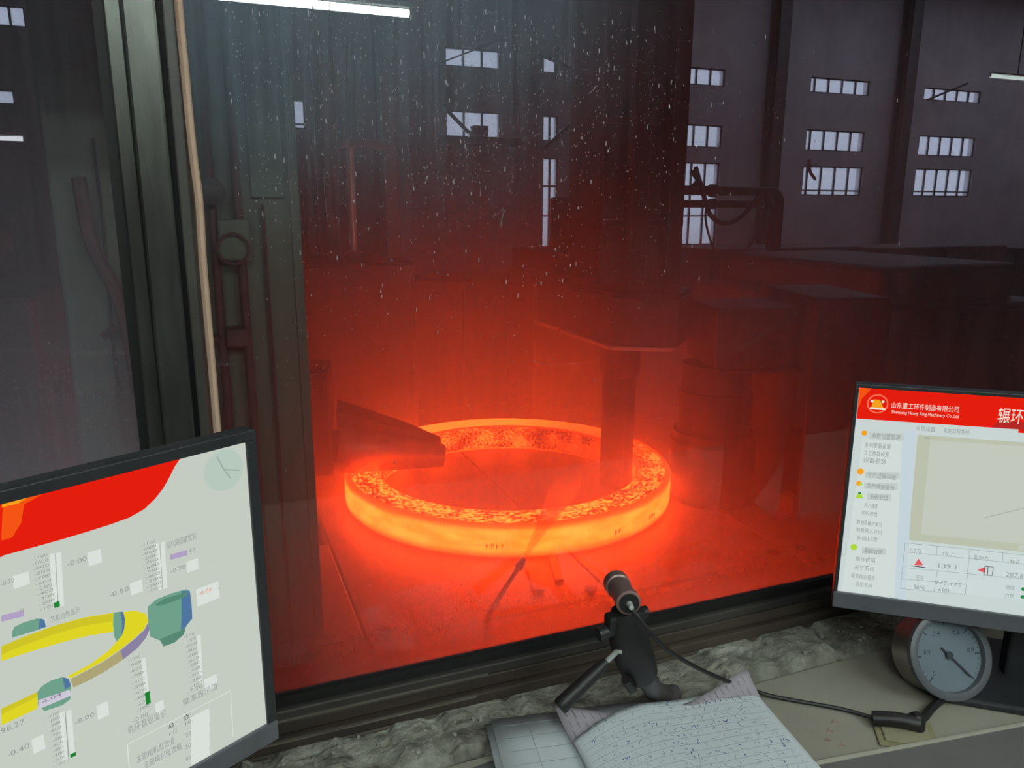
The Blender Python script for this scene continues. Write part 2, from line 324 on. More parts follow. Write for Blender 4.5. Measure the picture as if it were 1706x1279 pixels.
M_glassback = newmat('clear_glass_back'); _t = N(M_glassback[1], 'ShaderNodeBsdfTransparent'); lk(M_glassback[1], _t.outputs[0], M_glassback[2].inputs[0]); M_glassback = M_glassback[0]

win = thing('window_1', (0.4, DW, WZ0), None, None, kind='structure')
def pane(x0, x1, z0, z1, y, mat):
    b = B(); vs = [(x0, y, z0), (x1, y, z0), (x1, y, z1), (x0, y, z1), (x0, y + 0.006, z0), (x1, y + 0.006, z0), (x1, y + 0.006, z1), (x0, y + 0.006, z1)]
    b.add(vs, [(0, 1, 2, 3)], 0); b.add(vs, [(5, 4, 7, 6), (0, 4, 5, 1), (3, 2, 6, 7), (0, 3, 7, 4), (1, 5, 6, 2)], 1)
    return b.build('glass_pane', [mat, M_glassback], win, origin=((x0 + x1) / 2, y, z0))
pane(-0.012, WX1 - 0.04, 1.897, WZ1 - 0.05, DW, M_glass)
pane(WX0 + 0.04, -0.052, 1.897, WZ1 - 0.05, DW + 0.03, M_glass2)
# mullion between the two sashes: flange, broad face, groove, flange, sealant bead
B().lim(-0.068, -0.052, DW - 0.022, DW + 0.045, 1.86, WZ1).build('mullion_flange', M_alu, win, bevel=0.002)
B().lim(-0.052, -0.021, DW - 0.034, DW + 0.045, 1.86, WZ1).build('mullion_face', M_alu, win, bevel=0.003)
B().lim(-0.0215, -0.0165, DW - 0.014, DW + 0.03, 1.86, WZ1).build('mullion_groove', M_gasket, win)
B().lim(-0.0165, -0.0055, DW - 0.030, DW + 0.02, 1.86, WZ1).build('mullion_flange', M_aludark, win, bevel=0.002)
B().lim(-0.080, -0.068, DW + 0.012, DW + 0.03, 1.89, WZ1).build('gasket', M_gasket, win)
seal = [(0.0005, DW - 0.004, z) for z in (1.905, 2.05, 2.2, 2.35, 2.44)] + [(0.002, DW - 0.004, 2.50), (0.0000, DW - 0.004, 2.55), (-0.0010, DW - 0.004, 2.62), (-0.002, DW - 0.004, 2.8), (-0.002, DW - 0.004, WZ1)]
B().tube(catmull(seal, 5), 0.0048, 8).build('sealant_bead', M_foam, win, smooth=True)
# bottom track: gasket, upper rail, lower rail, sill face; rail highlights are pale strips
B().lim(WX0, WX1, DW - 0.006, DW + 0.008, 1.886, 1.902).build('gasket', M_gasket, win)
B().lim(WX0, WX1, DW - 0.014, DW + 0.01, 1.872, 1.888).build('sash_rail', M_aludark, win, bevel=0.003)
B().lim(WX0, 0.32, DW - 0.0155, DW - 0.0135, 1.8735, 1.8755).build('rail_glint', M_glint, win)
B().lim(WX0, WX1, DW - 0.012, DW + 0.01, 1.852, 1.872).build('sash_rail', M_railbrown, win, bevel=0.003)
B().lim(WX0, WX1, DW - 0.022, DW + 0.02, 1.836, 1.853).build('track_rail', M_railbrown, win, bevel=0.003)
B().lim(WX0, 0.30, DW - 0.0235, DW - 0.0215, 1.8490, 1.8510).build('rail_glint', M_glint, win)
B().lim(WX0, WX1, DW - 0.020, DW + 0.06, 1.800, 1.836).build('sill_face', M_railbrown, win, bevel=0.004)
B().lim(WX0, WX1, DW - 0.02, DW + 0.06, WZ1 - 0.06, WZ1).build('window_frame', M_alu, win); B().lim(WX0, WX0 + 0.05, DW - 0.02, DW + 0.06, WZ0, WZ1).build('window_frame', M_alu, win); B().lim(WX1 - 0.05, WX1, DW - 0.02, DW + 0.06, WZ0, WZ1).build('window_frame', M_alu, win)

# ledge of broken mortar under the window
bm = bmesh.new(); nx, ny = 340, 12; rnd = random.Random(3); X0, X1 = -1.5, 2.3
from mathutils import noise as mn
vs = [[None] * (ny + 1) for _ in range(nx + 1)]
for i in range(nx + 1):
    for j in range(ny + 1):
        x = X0 + (X1 - X0) * i / nx; y = 0.792 + (0.884 - 0.792) * j / ny
        h = 0.002 * mn.noise(Vector((x * 22, y * 22, 0))) + 0.0028 * mn.noise(Vector((x * 70, y * 70, 3))) + 0.0018 * mn.noise(Vector((x * 160, y * 160, 5)))
        blk = 0.005 if mn.noise(Vector((x * 9, 2.0, 1))) > 0 else -0.002
        e = min(1, j / 2.2); z = 1.812 + (0.020 + h + blk) * e
        vs[i][j] = bm.verts.new((x, y + (0.008 * mn.noise(Vector((x * 30, 0, 9))) if j == 0 else 0), z))
for i in range(nx):
    for j in range(ny): bm.faces.new((vs[i][j], vs[i + 1][j], vs[i + 1][j + 1], vs[i][j + 1]))
bot = [[bm.verts.new((v.co.x, v.co.y, 1.74)) for v in (vs[i][0], vs[i][ny])] for i in range(nx + 1)]
for i in range(nx):
    bm.faces.new((bot[i][0], bot[i + 1][0], vs[i + 1][0], vs[i][0])); bm.faces.new((vs[i][ny], vs[i + 1][ny], bot[i + 1][1], bot[i][1])); bm.faces.new((bot[i][0], bot[i][1], bot[i + 1][1], bot[i + 1][0]))
me = bpy.data.meshes.new('trim_1'); bm.to_mesh(me); bm.free(); me.materials.append(M_concrete); o = bpy.data.objects.new('trim_1', me); COL.objects.link(o); struct(o)
# loose chips of mortar on the ledge
chips = B()
for i in range(110):
    x = rnd.choice([rnd.uniform(0.05, 0.32), rnd.uniform(0.3, 1.15), rnd.uniform(0.9, 1.1)]); y = rnd.uniform(0.805, 0.868); s_ = rnd.uniform(0.001, 0.004)
    chips.box((x, y, 1.838 + s_ * 0.2), (s_ * rnd.uniform(.7, 1.8), s_ * rnd.uniform(.7, 1.5), s_), M=(Matrix.Rotation(rnd.uniform(0, 3), 3, 'Z') @ Matrix.Rotation(rnd.uniform(-.5, .5), 3, 'X')))
tag(chips.build('mortar_crumbs', surf('mortar_crumb', (0.46, 0.45, 0.40), (0.25, 0.24, 0.21), 0.95, scale=60)), 'pale mortar crumbs strewn along the window ledge', 'rubble', kind='stuff')

# ================================================================== hot rolled ring
RC = Vector((2.05, 5.22, 0.385)); RO, RI, RH = 1.222, 0.975, 0.215
def hot_mat(name, mode):
    m, nt, out = newmat(name); e = N(nt, 'ShaderNodeEmission'); e.inputs[1].default_value = 1.0
    tc = N(nt, 'ShaderNodeTexCoord'); pos = tc.outputs['Object']; sp = N(nt, 'ShaderNodeSeparateXYZ'); lk(nt, pos, sp.inputs[0])
    ang = math_n(nt, 'ARCTAN2', sp.outputs[1], sp.outputs[0]); rad = math_n(nt, 'SQRT', math_n(nt, 'ADD', math_n(nt, 'MULTIPLY', sp.outputs[0], sp.outputs[0]), math_n(nt, 'MULTIPLY', sp.outputs[1], sp.outputs[1])))
    cb = N(nt, 'ShaderNodeCombineXYZ'); lk(nt, ang, cb.inputs[0]); lk(nt, rad, cb.inputs[1]); lk(nt, sp.outputs[2], cb.inputs[2]); cyl = cb.outputs[0]
    def mpd(v, sx, sy, sz):
        q = N(nt, 'ShaderNodeMapping'); q.inputs['Scale'].default_value = (sx, sy, sz); lk(nt, v, q.inputs[0]); return q.outputs[0]
    K = HOT
    hot, warm, cool, scale_ = (K, 1.12, 0.12), (K * 0.9, 0.70, 0.05), (K * 0.4, 0.17, 0.018), (K * 0.05, 0.04, 0.005)
    def mixc(fac, a, b):
        q = N(nt, 'ShaderNodeMix', data_type='RGBA'); lk(nt, fac, q.inputs[0])
        for s_, v in ((6, a), (7, b)):
            if isinstance(v, tuple): q.inputs[s_].default_value = (*v, 1)
            else: lk(nt, v, q.inputs[s_])
        return q.outputs[2]
    def step(v, a, b): 
        q = N(nt, 'ShaderNodeMapRange'); q.inputs[1].default_value = a; q.inputs[2].default_value = b; q.interpolation_type = 'SMOOTHSTEP'; lk(nt, v, q.inputs[0]); return q.outputs[0]
    if mode == 'wall':       # smooth rolled face: hottest at mid height, cooler towards both rims
        h = math_n(nt, 'DIVIDE', sp.outputs[2], RH)
        mid = math_n(nt, 'MULTIPLY', step(h, 0.0, 0.30), step(h, 1.02, 0.74))
        n1 = noise(nt, mpd(cyl, 6, 1, 14), 1.0, 5); c = mixc(step(n1, 0.30, 0.68), warm, hot); c = mixc(mid, cool, c)
        sp_ = noise(nt, mpd(cyl, 34, 1, 60), 1.0, 2); c = mixc(step(sp_, 0.70, 0.80), c, cool)
    else:                    # scaled face: dark oxide flakes broken by glowing metal
        v = mpd(cyl, 40, 62, 40) if mode == 'top' else mpd(cyl, 46, 1, 75)
        n1 = noise(nt, v, 1.0, 3, 0.65); n2 = noise(nt, mpd(cyl, 5, 7, 7), 1.0, 4)
        f = math_n(nt, 'ADD', math_n(nt, 'MULTIPLY', n1, 0.75), math_n(nt, 'MULTIPLY', n2, 0.45))
        c = mixc(step(f, 0.58, 0.68), cool, hot); c = mixc(step(f, 0.615, 0.57), c, scale_)
        if mode == 'top':    # the side under the stand shed its scale: bright there
            far = step(math_n(nt, 'SINE', math_n(nt, 'SUBTRACT', ang, -0.30)), 0.25, 0.65); c = mixc(far, c, hot)
            rim = step(rad, RO - 0.055, RO - 0.03); c = mixc(math_n(nt, 'MULTIPLY', rim, math_n(nt, 'SUBTRACT', 1.0, far)), c, cool)
            inn = step(rad, RI + 0.022, RI + 0.008); c = mixc(inn, c, warm)
        else:
            h = math_n(nt, 'DIVIDE', sp.outputs[2], RH); c = mixc(step(h, 0.90, 0.97), c, cool); c = mixc(step(h, 0.10, 0.04), c, warm)
    lk(nt, c, e.inputs[0]); lk(nt, e.outputs[0], out.inputs[0]); return m
hm = [hot_mat('hot_wall', 'wall'), hot_mat('hot_scaled_top', 'top'), hot_mat('hot_scaled_bore', 'bore')]
b = B(); seg = 160
prof = [(RO - 0.012, 0), (RO, 0.012), (RO, RH - 0.014), (RO - 0.014, RH), (RI + 0.012, RH), (RI, RH - 0.012), (RI, 0.012), (RI + 0.012, 0)]
mis = [0, 0, 0, 1, 2, 2, 2, 0]
for j, (r_, h_) in enumerate(prof):
    for k in range(seg):
        a = 2 * PI * k / seg; b.v.append(RC + Vector((r_ * math.cos(a), r_ * math.sin(a), h_)))
for j in range(8):
    for k in range(seg):
        j2, k2 = (j + 1) % 8, (k + 1) % seg; b.f.append([j * seg + k, j * seg + k2, j2 * seg + k2, j2 * seg + k]); b.mi.append(mis[j])
ring = tag(b.build('steel_ring', hm, smooth=True, origin=RC), 'glowing orange-yellow rolled steel ring lying on the mill bed', 'ring')
# chalk-like tally of scale flakes left on the outer face
flake = emit('scale_flake', (HOT * 0.15, 0.09, 0.01)); fb = B()
def wallpt(a, z): return RC + Vector(((RO + 0.001) * math.cos(a), (RO + 0.001) * math.sin(a), z))
for a0, k in ((math.radians(242.5), 4), (math.radians(300), 3), (math.radians(283), 2)):
    for i in range(k):
        a = a0 + i * 0.026; c = wallpt(a, 0.075 + 0.004 * (i % 2)); tdir = Vector((-math.sin(a), math.cos(a), 0)); nrm = Vector((math.cos(a), math.sin(a), 0))
        Mx = Matrix((tdir, nrm, Vector((0, 0, 1)))).transposed()
        fb.box(c, (0.005, 0.003, 0.034), M=Mx); fb.box(c + tdir * 0.007 + Vector((0, 0, 0.006)), (0.012, 0.003, 0.005), M=Mx)
        if i < 2: fb.box(c + tdir * 0.011 + Vector((0, 0, 0.004)), (0.004, 0.003, 0.020), M=Mx)
fb.build('scale_mark', flake, ring)['kind'] = 'stuff'

# ================================================================== ring mill around it
AX = Vector((math.cos(math.radians(-17)), math.sin(math.radians(-17)), 0))       # rolling axis of the mill
# bed of separate plates
bed = thing('mill_bed', (2.2, 5.0, 0), 'broad steel bed of bolted plates under the glowing ring', 'mill bed')
B().lim(0.6, 4.7, 1.15, 8.6, 0.0, 0.335).build('bed_frame', M_dark, bed)
xs = [0.62, 2.0, 3.3, 4.68]; ys = [1.15, 2.3, 3.45, 6.6, 8.5]
for i in range(3):
    for j in range(4):
        B().lim(xs[i] + 0.006, xs[i + 1] - 0.006, ys[j] + 0.006, ys[j + 1] - 0.006, 0.335, 0.375 + 0.004 * ((i + j) % 2)).build('plate', M_bed, bed, bevel=0.006)
        for cx_ in (xs[i] + 0.1, xs[i + 1] - 0.1):
            for cy_ in (ys[j] + 0.1, ys[j + 1] - 0.1):
                B().lathe((cx_, cy_, 0.376), (0, 0, 1), [(0, 0.035), (0.014, 0.035), (0.018, 0.028)], 6).build('bolt', M_dark, bed)
t = thing('end_block', (0.42, 5.2, 0), 'low dark block at the mill bed end near the green column', 'block')
B().box((0.42, 5.2, 0.25), (0.34, 0.9, 0.50)).build('block_body', M_dark, t, bevel=0.02); B().box((0.42, 5.2, 0.51), (0.28, 0.8, 0.02)).build('block_cap', M_dark, t, bevel=0.005)

fl_ = thing('floor_plates', (-0.5, 2.3, 0), 'row of steel floor plates between control room and mill bed', 'floor plates')
B().lim(-1.9, 0.59, 1.15, 4.72, 0, 0.335).build('plate_frame', M_dark, fl_)
for i in range(2):
    for j in range(3): B().lim(-1.9 + 1.26 * i, -0.648 + 1.26 * i, 1.156 + 1.19 * j, 2.335 + 1.19 * j, 0.335, 0.375).build('plate', M_bed, fl_, bevel=0.006)
# mandrel
mand = RC + AX * 0.842; t = thing('mandrel_roll', (mand.x, mand.y, 0.38), 'upright cylindrical mandrel roll standing inside the glowing ring', 'roll')
B().lathe((mand.x, mand.y, 0.38), (0, 0, 1), [(0, 0.11), (0.03, 0.125), (0.85, 0.127), (0.88, 0.127)], 40).build('roll_body', M_dark, t, smooth=True)
B().lathe((mand.x, mand.y, 1.26), (0, 0, 1), [(0, 0.127), (0.03, 0.15), (0.19, 0.15), (0.22, 0.17), (0.24, 0.17)], 40).build('collar', M_dark, t, smooth=True)
# stand above the mandrel: many-sided head block, its edge highlight painted as a pale lower flange, tall column behind
t = thing('mill_stand', (3.3, 5.9, 0), 'tall dark mill stand with angled head block above the mandrel', 'mill stand')
poly = [(2.69, 4.81), (2.70, 6.20), (3.45, 6.20), (3.45, 4.95), (3.10, 4.585)]
B().prism(poly, 1.52, 1.86).build('head_block', M_dark, t, bevel=0.008)
fl = B(); 
for a, c in (((2.69, 4.81), (2.695, 5.62)), ((2.697, 5.78), (2.70, 6.20)), ((2.69, 4.81), (3.07, 4.60))):
    d_ = Vector((c[0] - a[0], c[1] - a[1], 0)); n_ = d_.length; d_.normalize(); mid = Vector(((a[0] + c[0]) / 2, (a[1] + c[1]) / 2, 0))
    fl = B().box((mid.x, mid.y, 1.507), (n_, 0.05, 0.026), rz=math.atan2(d_.y, d_.x)); fl.build('lower_flange', surf('edge_highlight', (0.85, 0.75, 0.68), (0.6, 0.5, 0.45), 0.3, 0.5), t, bevel=0.003)
B().prism([(2.71, 4.83), (2.72, 6.2), (3.45, 6.2), (3.45, 4.97), (3.10, 4.605)], 1.86, 1.90).build('cover_plate', M_black, t, bevel=0.005)
B().lim(2.86, 3.55, 5.35, 5.95, 1.9, 7.6).build('column', M_dark, t, bevel=0.03)
B().lim(3.05, 3.20, 5.22, 5.35, 1.9, 7.5).build('guide_rail', M_dark, t, bevel=0.01); B().lim(3.38, 3.52, 5.22, 5.35, 1.9, 7.5).build('guide_rail', M_dark, t, bevel=0.01)
B().lim(2.85, 3.9, 6.62, 7.3, 0.38, 1.9).build('rear_leg', M_dark, t, bevel=0.03); B().lim(2.9, 3.5, 5.9, 7.3, 1.9, 2.1).build('bridge', M_dark, t, bevel=0.02)
for z in (2.35, 3.1, 3.9): B().lim(2.85, 3.56, 5.28, 5.36, z, z + 0.05).build('rib', M_dark, t, bevel=0.005)
# main roll with its ring groove, and the housing over it
BX = Vector((math.cos(math.radians(-27)), math.sin(math.radians(-27)), 0)); mr = RC + BX * (RO + 0.300); t = thing('main_roll', (mr.x, mr.y, 0.385), 'large dark grooved main roll pressing against the glowing ring', 'roll')
B().lathe((mr.x, mr.y, 0.0), (0, 0, 1), [(0.385, 0.30), (0.388, 0.30), (0.39, 0.295), (0.60, 0.295), (0.605, 0.31), (0.83, 0.31), (0.845, 0.29), (0.90, 0.29)], 56).build('roll_body', M_dark, t, smooth=True)
B().lathe((mr.x, mr.y, 0.9), (0, 0, 1), [(0, 0.26), (0.30, 0.26), (0.31, 0.245), (0.50, 0.245)], 48).build('roll_neck', M_dark, t, smooth=True)
t = thing('roll_housing', (mr.x + 0.25, mr.y + 0.05, 0.2), 'dark upright bearing housing behind the main roll', 'housing')
B().box((mr.x + 0.27, mr.y - 0.05, 1.62), (0.80, 0.62, 0.42), rz=math.radians(-17)).build('housing_body', M_dark, t, bevel=0.015)
B().box((mr.x + 0.22, mr.y - 0.10, 1.398), (0.66, 0.58, 0.022), rz=math.radians(-17)).build('lower_flange', M_dark, t, bevel=0.004)
B().box((mr.x + 0.72, mr.y - 0.2, 1.15), (0.52, 0.9, 1.53), rz=math.radians(-17)).build('side_frame', M_dark, t, bevel=0.02)
# gear case further right, with its small inspection box
t = thing('gear_case', (5.6, 5.4, 0), 'bulky dark gear case standing beyond the main roll and terminal box', 'gear case')
B().lim(4.75, 6.6, 4.3, 6.8, 0.0, 1.75).build('case_body', M_dark, t, bevel=0.03); B().lim(4.9, 6.4, 4.5, 6.6, 1.75, 2.05).build('case_cover', M_dark, t, bevel=0.05)
for x in (5.0, 5.5, 6.0): B().lim(x, x + 0.06, 4.22, 4.3, 0.1, 1.7).build('rib', M_dark, t, bevel=0.01)
t = thing('terminal_box', (3.86, 4.02, 0), 'small framed steel terminal box on a post beside the main roll', 'box')
B().lim(3.70, 3.98, 3.98, 4.12, 0.12, 0.52).build('box_body', surf('box_steel', (0.34, 0.28, 0.22), (0.2, 0.16, 0.13), 0.6, 0.3), t, bevel=0.01)
B().lim(3.735, 3.95, 3.972, 3.98, 0.16, 0.48).build('lid', surf('box_lid', (0.26, 0.2, 0.16), (0.15, 0.12, 0.1), 0.6, 0.3, scale=20), t, bevel=0.004)
B().lim(3.80, 3.88, 4.02, 4.1, 0, 0.12).build('foot', M_dark, t)
# rear frame closing the mill behind the ring
t = thing('rear_frame', (2.2, 8.2, 0), 'wide dark rear frame of the mill behind the glowing ring', 'mill frame')
B().lim(0.9, 4.4, 7.7, 8.5, 0.38, 1.75).build('cross_beam', M_dark, t, bevel=0.03); B().lim(0.9, 1.4, 7.6, 8.6, 0.38, 2.6).build('upright', M_dark, t, bevel=0.03); B().lim(3.9, 4.4, 7.6, 8.6, 0.38, 2.6).build('upright', M_dark, t, bevel=0.03)
for x in (1.8, 2.5, 3.2): B().lim(x, x + 0.12, 7.62, 7.7, 0.4, 1.7).build('stiffener', M_dark, t, bevel=0.01)

# axial stand with hydraulic rod, opposite the main roll
Am = -AX; a0 = RC + Am * 1.02
t = thing('axial_stand', (0.95, 6.6, 0), 'dark axial stand with crosshead and steel rod behind the cone roll', 'mill stand')
B().lim(0.55, 1.65, 6.3, 7.4, 0.38, 2.05).build('stand_body', M_dark, t, bevel=0.04)
B().lim(1.1, 1.5, 6.4, 6.65, 2.95, 3.02).build('crosshead', M_dark, t, bevel=0.01); B().lim(0.98, 1.10, 6.6, 7.0, 2.0, 3.6).build('upright', M_dark, t, bevel=0.01); B().lim(1.5, 1.62, 6.7, 7.0, 2.0, 3.6).build('upright', M_dark, t, bevel=0.01)
B().cyl((1.18, 6.5, 2.12), (1.18, 6.5, 2.95), 0.030).build('piston_rod', M_chrome, t, smooth=True)
B().lathe((1.18, 6.5, 1.95), (0, 0, 1), [(0, 0.09), (0.16, 0.09), (0.18, 0.05)], 24).build('cylinder_gland', M_dark, t, smooth=True)
# upper cone roll resting on the ring
tip = Vector((1.56, 5.26, 0.60)); outp = Vector((0.86, 5.40, 0.60)); ra, rb = 0.085, 0.19
t = thing('cone_roll', (1.1, 5.5, 0.6), 'dark tapered cone roll resting on top of the glowing ring', 'roll')
dirv = (tip - outp).normalized(); L_ = (tip - outp).length; c0 = outp + Vector((0, 0, rb + 0.004)); c1 = tip + Vector((0, 0, ra + 0.004)); axv = c1 - c0
M_cone = surf('cone_steel', (0.60, 0.48, 0.42), (0.45, 0.35, 0.3), 0.38, 0.4, scale=5, stretch=(1, 1, 1))
B().lathe(c0, axv, [(-0.05, rb - 0.02), (0, rb), (axv.length - 0.012, ra), (axv.length, ra - 0.012)], 48).build('cone_body', M_cone, t, smooth=True)
B().cyl(c0 - axv.normalized() * 0.25, c0 - axv.normalized() * 0.05, 0.12).build('shaft', M_dark, t, smooth=True)
t = thing('cone_roll_carriage', (0.9, 5.9, 0.5), 'dark wedge-shaped carriage holding the cone roll over the ring', 'carriage')
n_ = Vector((-dirv.y, dirv.x, 0))
def wp(l, w, z): p = outp + dirv * l + n_ * w; return (p.x, p.y, z)
vsx = [wp(-0.05, -0.06, 0.95), wp(L_ * 0.98, -0.02, 0.79), wp(L_ * 0.98, 0.16, 0.79), wp(-0.05, 0.30, 0.95), wp(-0.05, -0.06, 1.08), wp(L_ * 0.66, -0.02, 0.90), wp(L_ * 0.66, 0.18, 0.90), wp(-0.05, 0.30, 1.08)]
B().add(vsx, [(0, 3, 2, 1), (4, 5, 6, 7), (0, 1, 5, 4), (1, 2, 6, 5), (2, 3, 7, 6), (3, 0, 4, 7)]).build('wedge_nose', M_dark, t, bevel=0.006)
p = outp - dirv * 0.42; B().box((p.x, p.y + 0.12, 1.0), (0.72, 0.5, 0.75), rz=math.atan2(dirv.y, dirv.x)).build('carriage_body', M_dark, t, bevel=0.02)

# cooling-water lance in front of the ring, its plume drifting into the bore
t = thing('spray_lance', (1.10, 3.06, 0.376), 'thin bent spray lance standing in front of the ring', 'nozzle')
nz0, nz1 = Vector((1.15, 3.10, 0.66)), Vector((1.37, 3.30, 0.75))
B().tube(catmull([(1.10, 3.06, 0.376), (1.10, 3.06, 0.60), nz0, nz1], 6), 0.012, 8).build('lance_pipe', M_dark, t, smooth=True); B().cyl(nz1 - Vector((0.02, 0.02, 0.008)), nz1 + Vector((0.025, 0.028, 0.002)), 0.022, 0.014, 12).build('nozzle', M_black, t, smooth=True)
B().lathe((1.10, 3.06, 0.376), (0, 0, 1), [(0, 0.06), (0.01, 0.06)], 16).build('foot_plate', M_bed, t); B().tube([(1.10, 3.06, 0.56), (1.22, 3.02, 0.39)], 0.008, 6).build('stay', M_dark, t)
t = thing('scale_plate', (1.62, 3.75, 0.376), 'loose bent plate strips lying on the bed before the ring', 'plate strip')
B().box((1.66, 3.80, 0.388), (0.06, 0.36, 0.02), rz=-0.25).build('strip', M_bed, t, bevel=0.003); B().box((1.82, 3.84, 0.386), (0.05, 0.30, 0.016), rz=-0.3).build('strip', M_bed, t, bevel=0.003)

# elbow pipes leaving the stand towards the right, with hanging cables
def elbow(y, x0, x1, z, z0, r, lab):
    t_ = thing('elbow_pipe', (x1, y, 0), lab, 'pipe', 'bent pipes leaving the mill stand'); c = 0.14
    pts = [(x0, y, z), (x1 - c, y, z)] + [(x1 - c + c * math.sin(q), y, z - c + c * math.cos(q)) for q in [PI / 2 * k / 6 for k in range(1, 7)]] + [(x1, y, z0)]
    B().tube(pts, r, 12).build('pipe_run', M_dark, t_, smooth=True); B().lathe((x1, y, z0), (0, 0, 1), [(0, r * 1.7), (0.06, r * 1.7)], 16).build('pipe_flange', M_dark, t_); B().cyl((x0 + 0.55, y, z), (x0 + 0.62, y, z), r * 1.4).build('coupling', M_dark, t_)
elbow(8.0, 5.2, 6.80, 2.685, 0.2, 0.055, 'outer rusty elbow pipe bending down in front of the tall window')
elbow(8.0, 5.2, 6.69, 2.53, 0.2, 0.045, 'inner rusty elbow pipe nested under the outer bend')
for pts, r, lab in (([(5.45, 7.9, 2.95), (5.55, 7.9, 2.72), (5.6, 7.9, 2.6), (5.72, 7.9, 2.38), (5.95, 7.9, 2.30), (6.2, 7.9, 2.42), (6.42, 7.9, 2.66)], 0.028, 'thick black cable sagging between the elbow pipes'),
                    ([(5.62, 7.88, 2.55), (5.62, 7.88, 2.35), (5.70, 7.88, 2.12), (5.82, 7.88, 1.92)], 0.014, 'thin black cable dangling before the tall window'),
                    ([(6.5, 7.88, 2.66), (6.48, 7.88, 2.4), (6.40, 7.88, 2.2), (6.28, 7.88, 2.02), (6.1, 7.88, 1.8)], 0.012, 'thin cable hanging from the outer elbow pipe'),
                    ([(5.4, 7.88, 2.9), (5.48, 7.88, 2.8), (5.42, 7.88, 2.72)], 0.035, 'short looped cable end above the elbow pipes')):
    tag(B().tube(catmull(pts, 6), r, 7).build('hanging_cable', M_black, smooth=True), lab, 'cable')
t = thing('pipe_manifold', (6.9, 8.2, 0), 'dark rounded manifold tank where the elbow pipes end', 'tank')
B().lathe((6.8, 8.3, 0.0), (0, 0, 1), [(0, 0.5), (1.5, 0.5), (1.75, 0.42), (1.9, 0.25), (1.95, 0.1)], 32).build('tank_body', M_dark, t, smooth=True)
for a in range(3): B().cyl((6.8 + 0.4 * math.cos(a * 2.1), 8.3 + 0.4 * math.sin(a * 2.1), 1.6), (6.8 + 0.4 * math.cos(a * 2.1), 8.3 + 0.4 * math.sin(a * 2.1), 1.95), 0.04).build('fitting', M_dark, t)

# green machine column close to the window on the left
t = thing('green_column', (-0.06, 3.78, 0.376), 'broad green painted machine column with rusty pipes near the window', 'column')
B().lim(-0.54, 0.42, 3.6, 3.95, 0.376, 4.6).build('column_body', M_green, t, bevel=0.015)
B().lim(0.22, 0.36, 3.565, 3.6, 2.53, 4.5).build('cover_plate', M_greenplate, t, bevel=0.004)
for x in (0.057, 0.160): B().tube([(x, 3.53, 0.39), (x, 3.53, 4.4)], 0.019, 10).build('pipe', M_rust, t, smooth=True)
B().tube([(0.262, 3.56, 0.39), (0.262, 3.56, 2.5)], 0.008, 6).build('conduit', M_rust, t, smooth=True)
B().lim(0.07, 0.16, 3.46, 3.6, 1.90, 1.98).build('pipe_clamp', M_rust, t, bevel=0.012); B().lathe((0.035, 3.50, 1.94), (0, -1, 0), [(0, 0.02), (0.03, 0.015)], 10).build('bolt', M_black, t)
B().lim(0.07, 0.20, 3.47, 3.6, 2.27, 2.44).build('valve_block', M_green, t, bevel=0.01)
v_ = B(); ringpts = [(0.125 + 0.062 * math.cos(q), 3.45, 2.32 + 0.062 * math.sin(q)) for q in [2 * PI * k / 20 for k in range(21)]]; v_.tube(ringpts, 0.008, 6).build('hand_wheel', M_rust, t, smooth=True)
B().lathe((0.06, 3.47, 2.55), (0, -1, 0), [(0, 0.055), (0.04, 0.055), (0.05, 0.03)], 16).build('valve_cap', M_dark, t, smooth=True)
B().tube(catmull([(-0.42, 3.52, 2.6), (-0.40, 3.5, 2.35), (-0.33, 3.48, 2.15), (-0.30, 3.48, 1.95), (-0.29, 3.5, 1.75), (-0.27, 3.5, 1.55)], 8), 0.028, 9).build('hose', M_rust, t, smooth=True)
B().tube(catmull([(-0.36, 3.56, 2.75), (-0.36, 3.55, 2.3), (-0.37, 3.55, 1.9), (-0.36, 3.56, 1.5)], 6), 0.007, 6).build('conduit', M_dark, t, smooth=True)
B().tube(catmull([(-0.40, 3.55, 1.97), (-0.36, 3.5, 2.0), (-0.30, 3.5, 1.97)], 5), 0.014, 7).build('hose_branch', M_rust, t, smooth=True)
B().lathe((-0.27, 3.6, 1.46), (0, -1, 0), [(0, 0.05), (0.05, 0.05), (0.06, 0.03)], 16).build('port', M_dark, t, smooth=True)
B().lim(0.38, 0.422, 3.585, 3.6, 0.376, 4.6).build('edge_strip', M_green, t, bevel=0.003)
# grey machine body behind the side pane
t = thing('grey_press', (-1.7, 5.5, 0), 'dull grey press body seen through the side pane', 'press')
B().lim(-2.6, -0.9, 5.0, 6.6, 0, 2.0).build('press_body', M_dark, t, bevel=0.04); B().lim(-2.3, -1.2, 5.2, 6.4, 2.0, 2.35).build('press_cap', M_dark, t, bevel=0.06)

# hall lamps
def tube_lamp(name, a, b_, r, power, col, label, room):
    a, b_ = Vector(a), Vector(b_); t_ = thing(name, (a + b_) / 2, label, 'lamp'); d_ = (b_ - a).normalized()
    B().cyl(a, b_, r, seg=14).build('tube', emit('tube_glow_' + room, col, power), t_, smooth=True)
    up = Vector((0, 0, r + 0.025)); q = math.atan2(d_.y, d_.x)
    B().box((a + b_) / 2 + up, ((b_ - a).length + 0.05, 0.05, 0.03), rz=q).build('batten', M_lampbody, t_, bevel=0.004)
    for p in (a - d_ * 0.01, b_ + d_ * 0.01): B().box(p + Vector((0, 0, 0.01)), (0.02, 0.035, 0.06), rz=q).build('end_cap', M_lampbody, t_)
    return t_
tube_lamp('fluorescent_lamp', (0.03, -3.0, 3.60), (1.25, -3.0, 3.60), 0.022, TUBE_POWER, (0.86, 1.0, 0.95), 'lit fluorescent tube under the control-room ceiling', 'room')
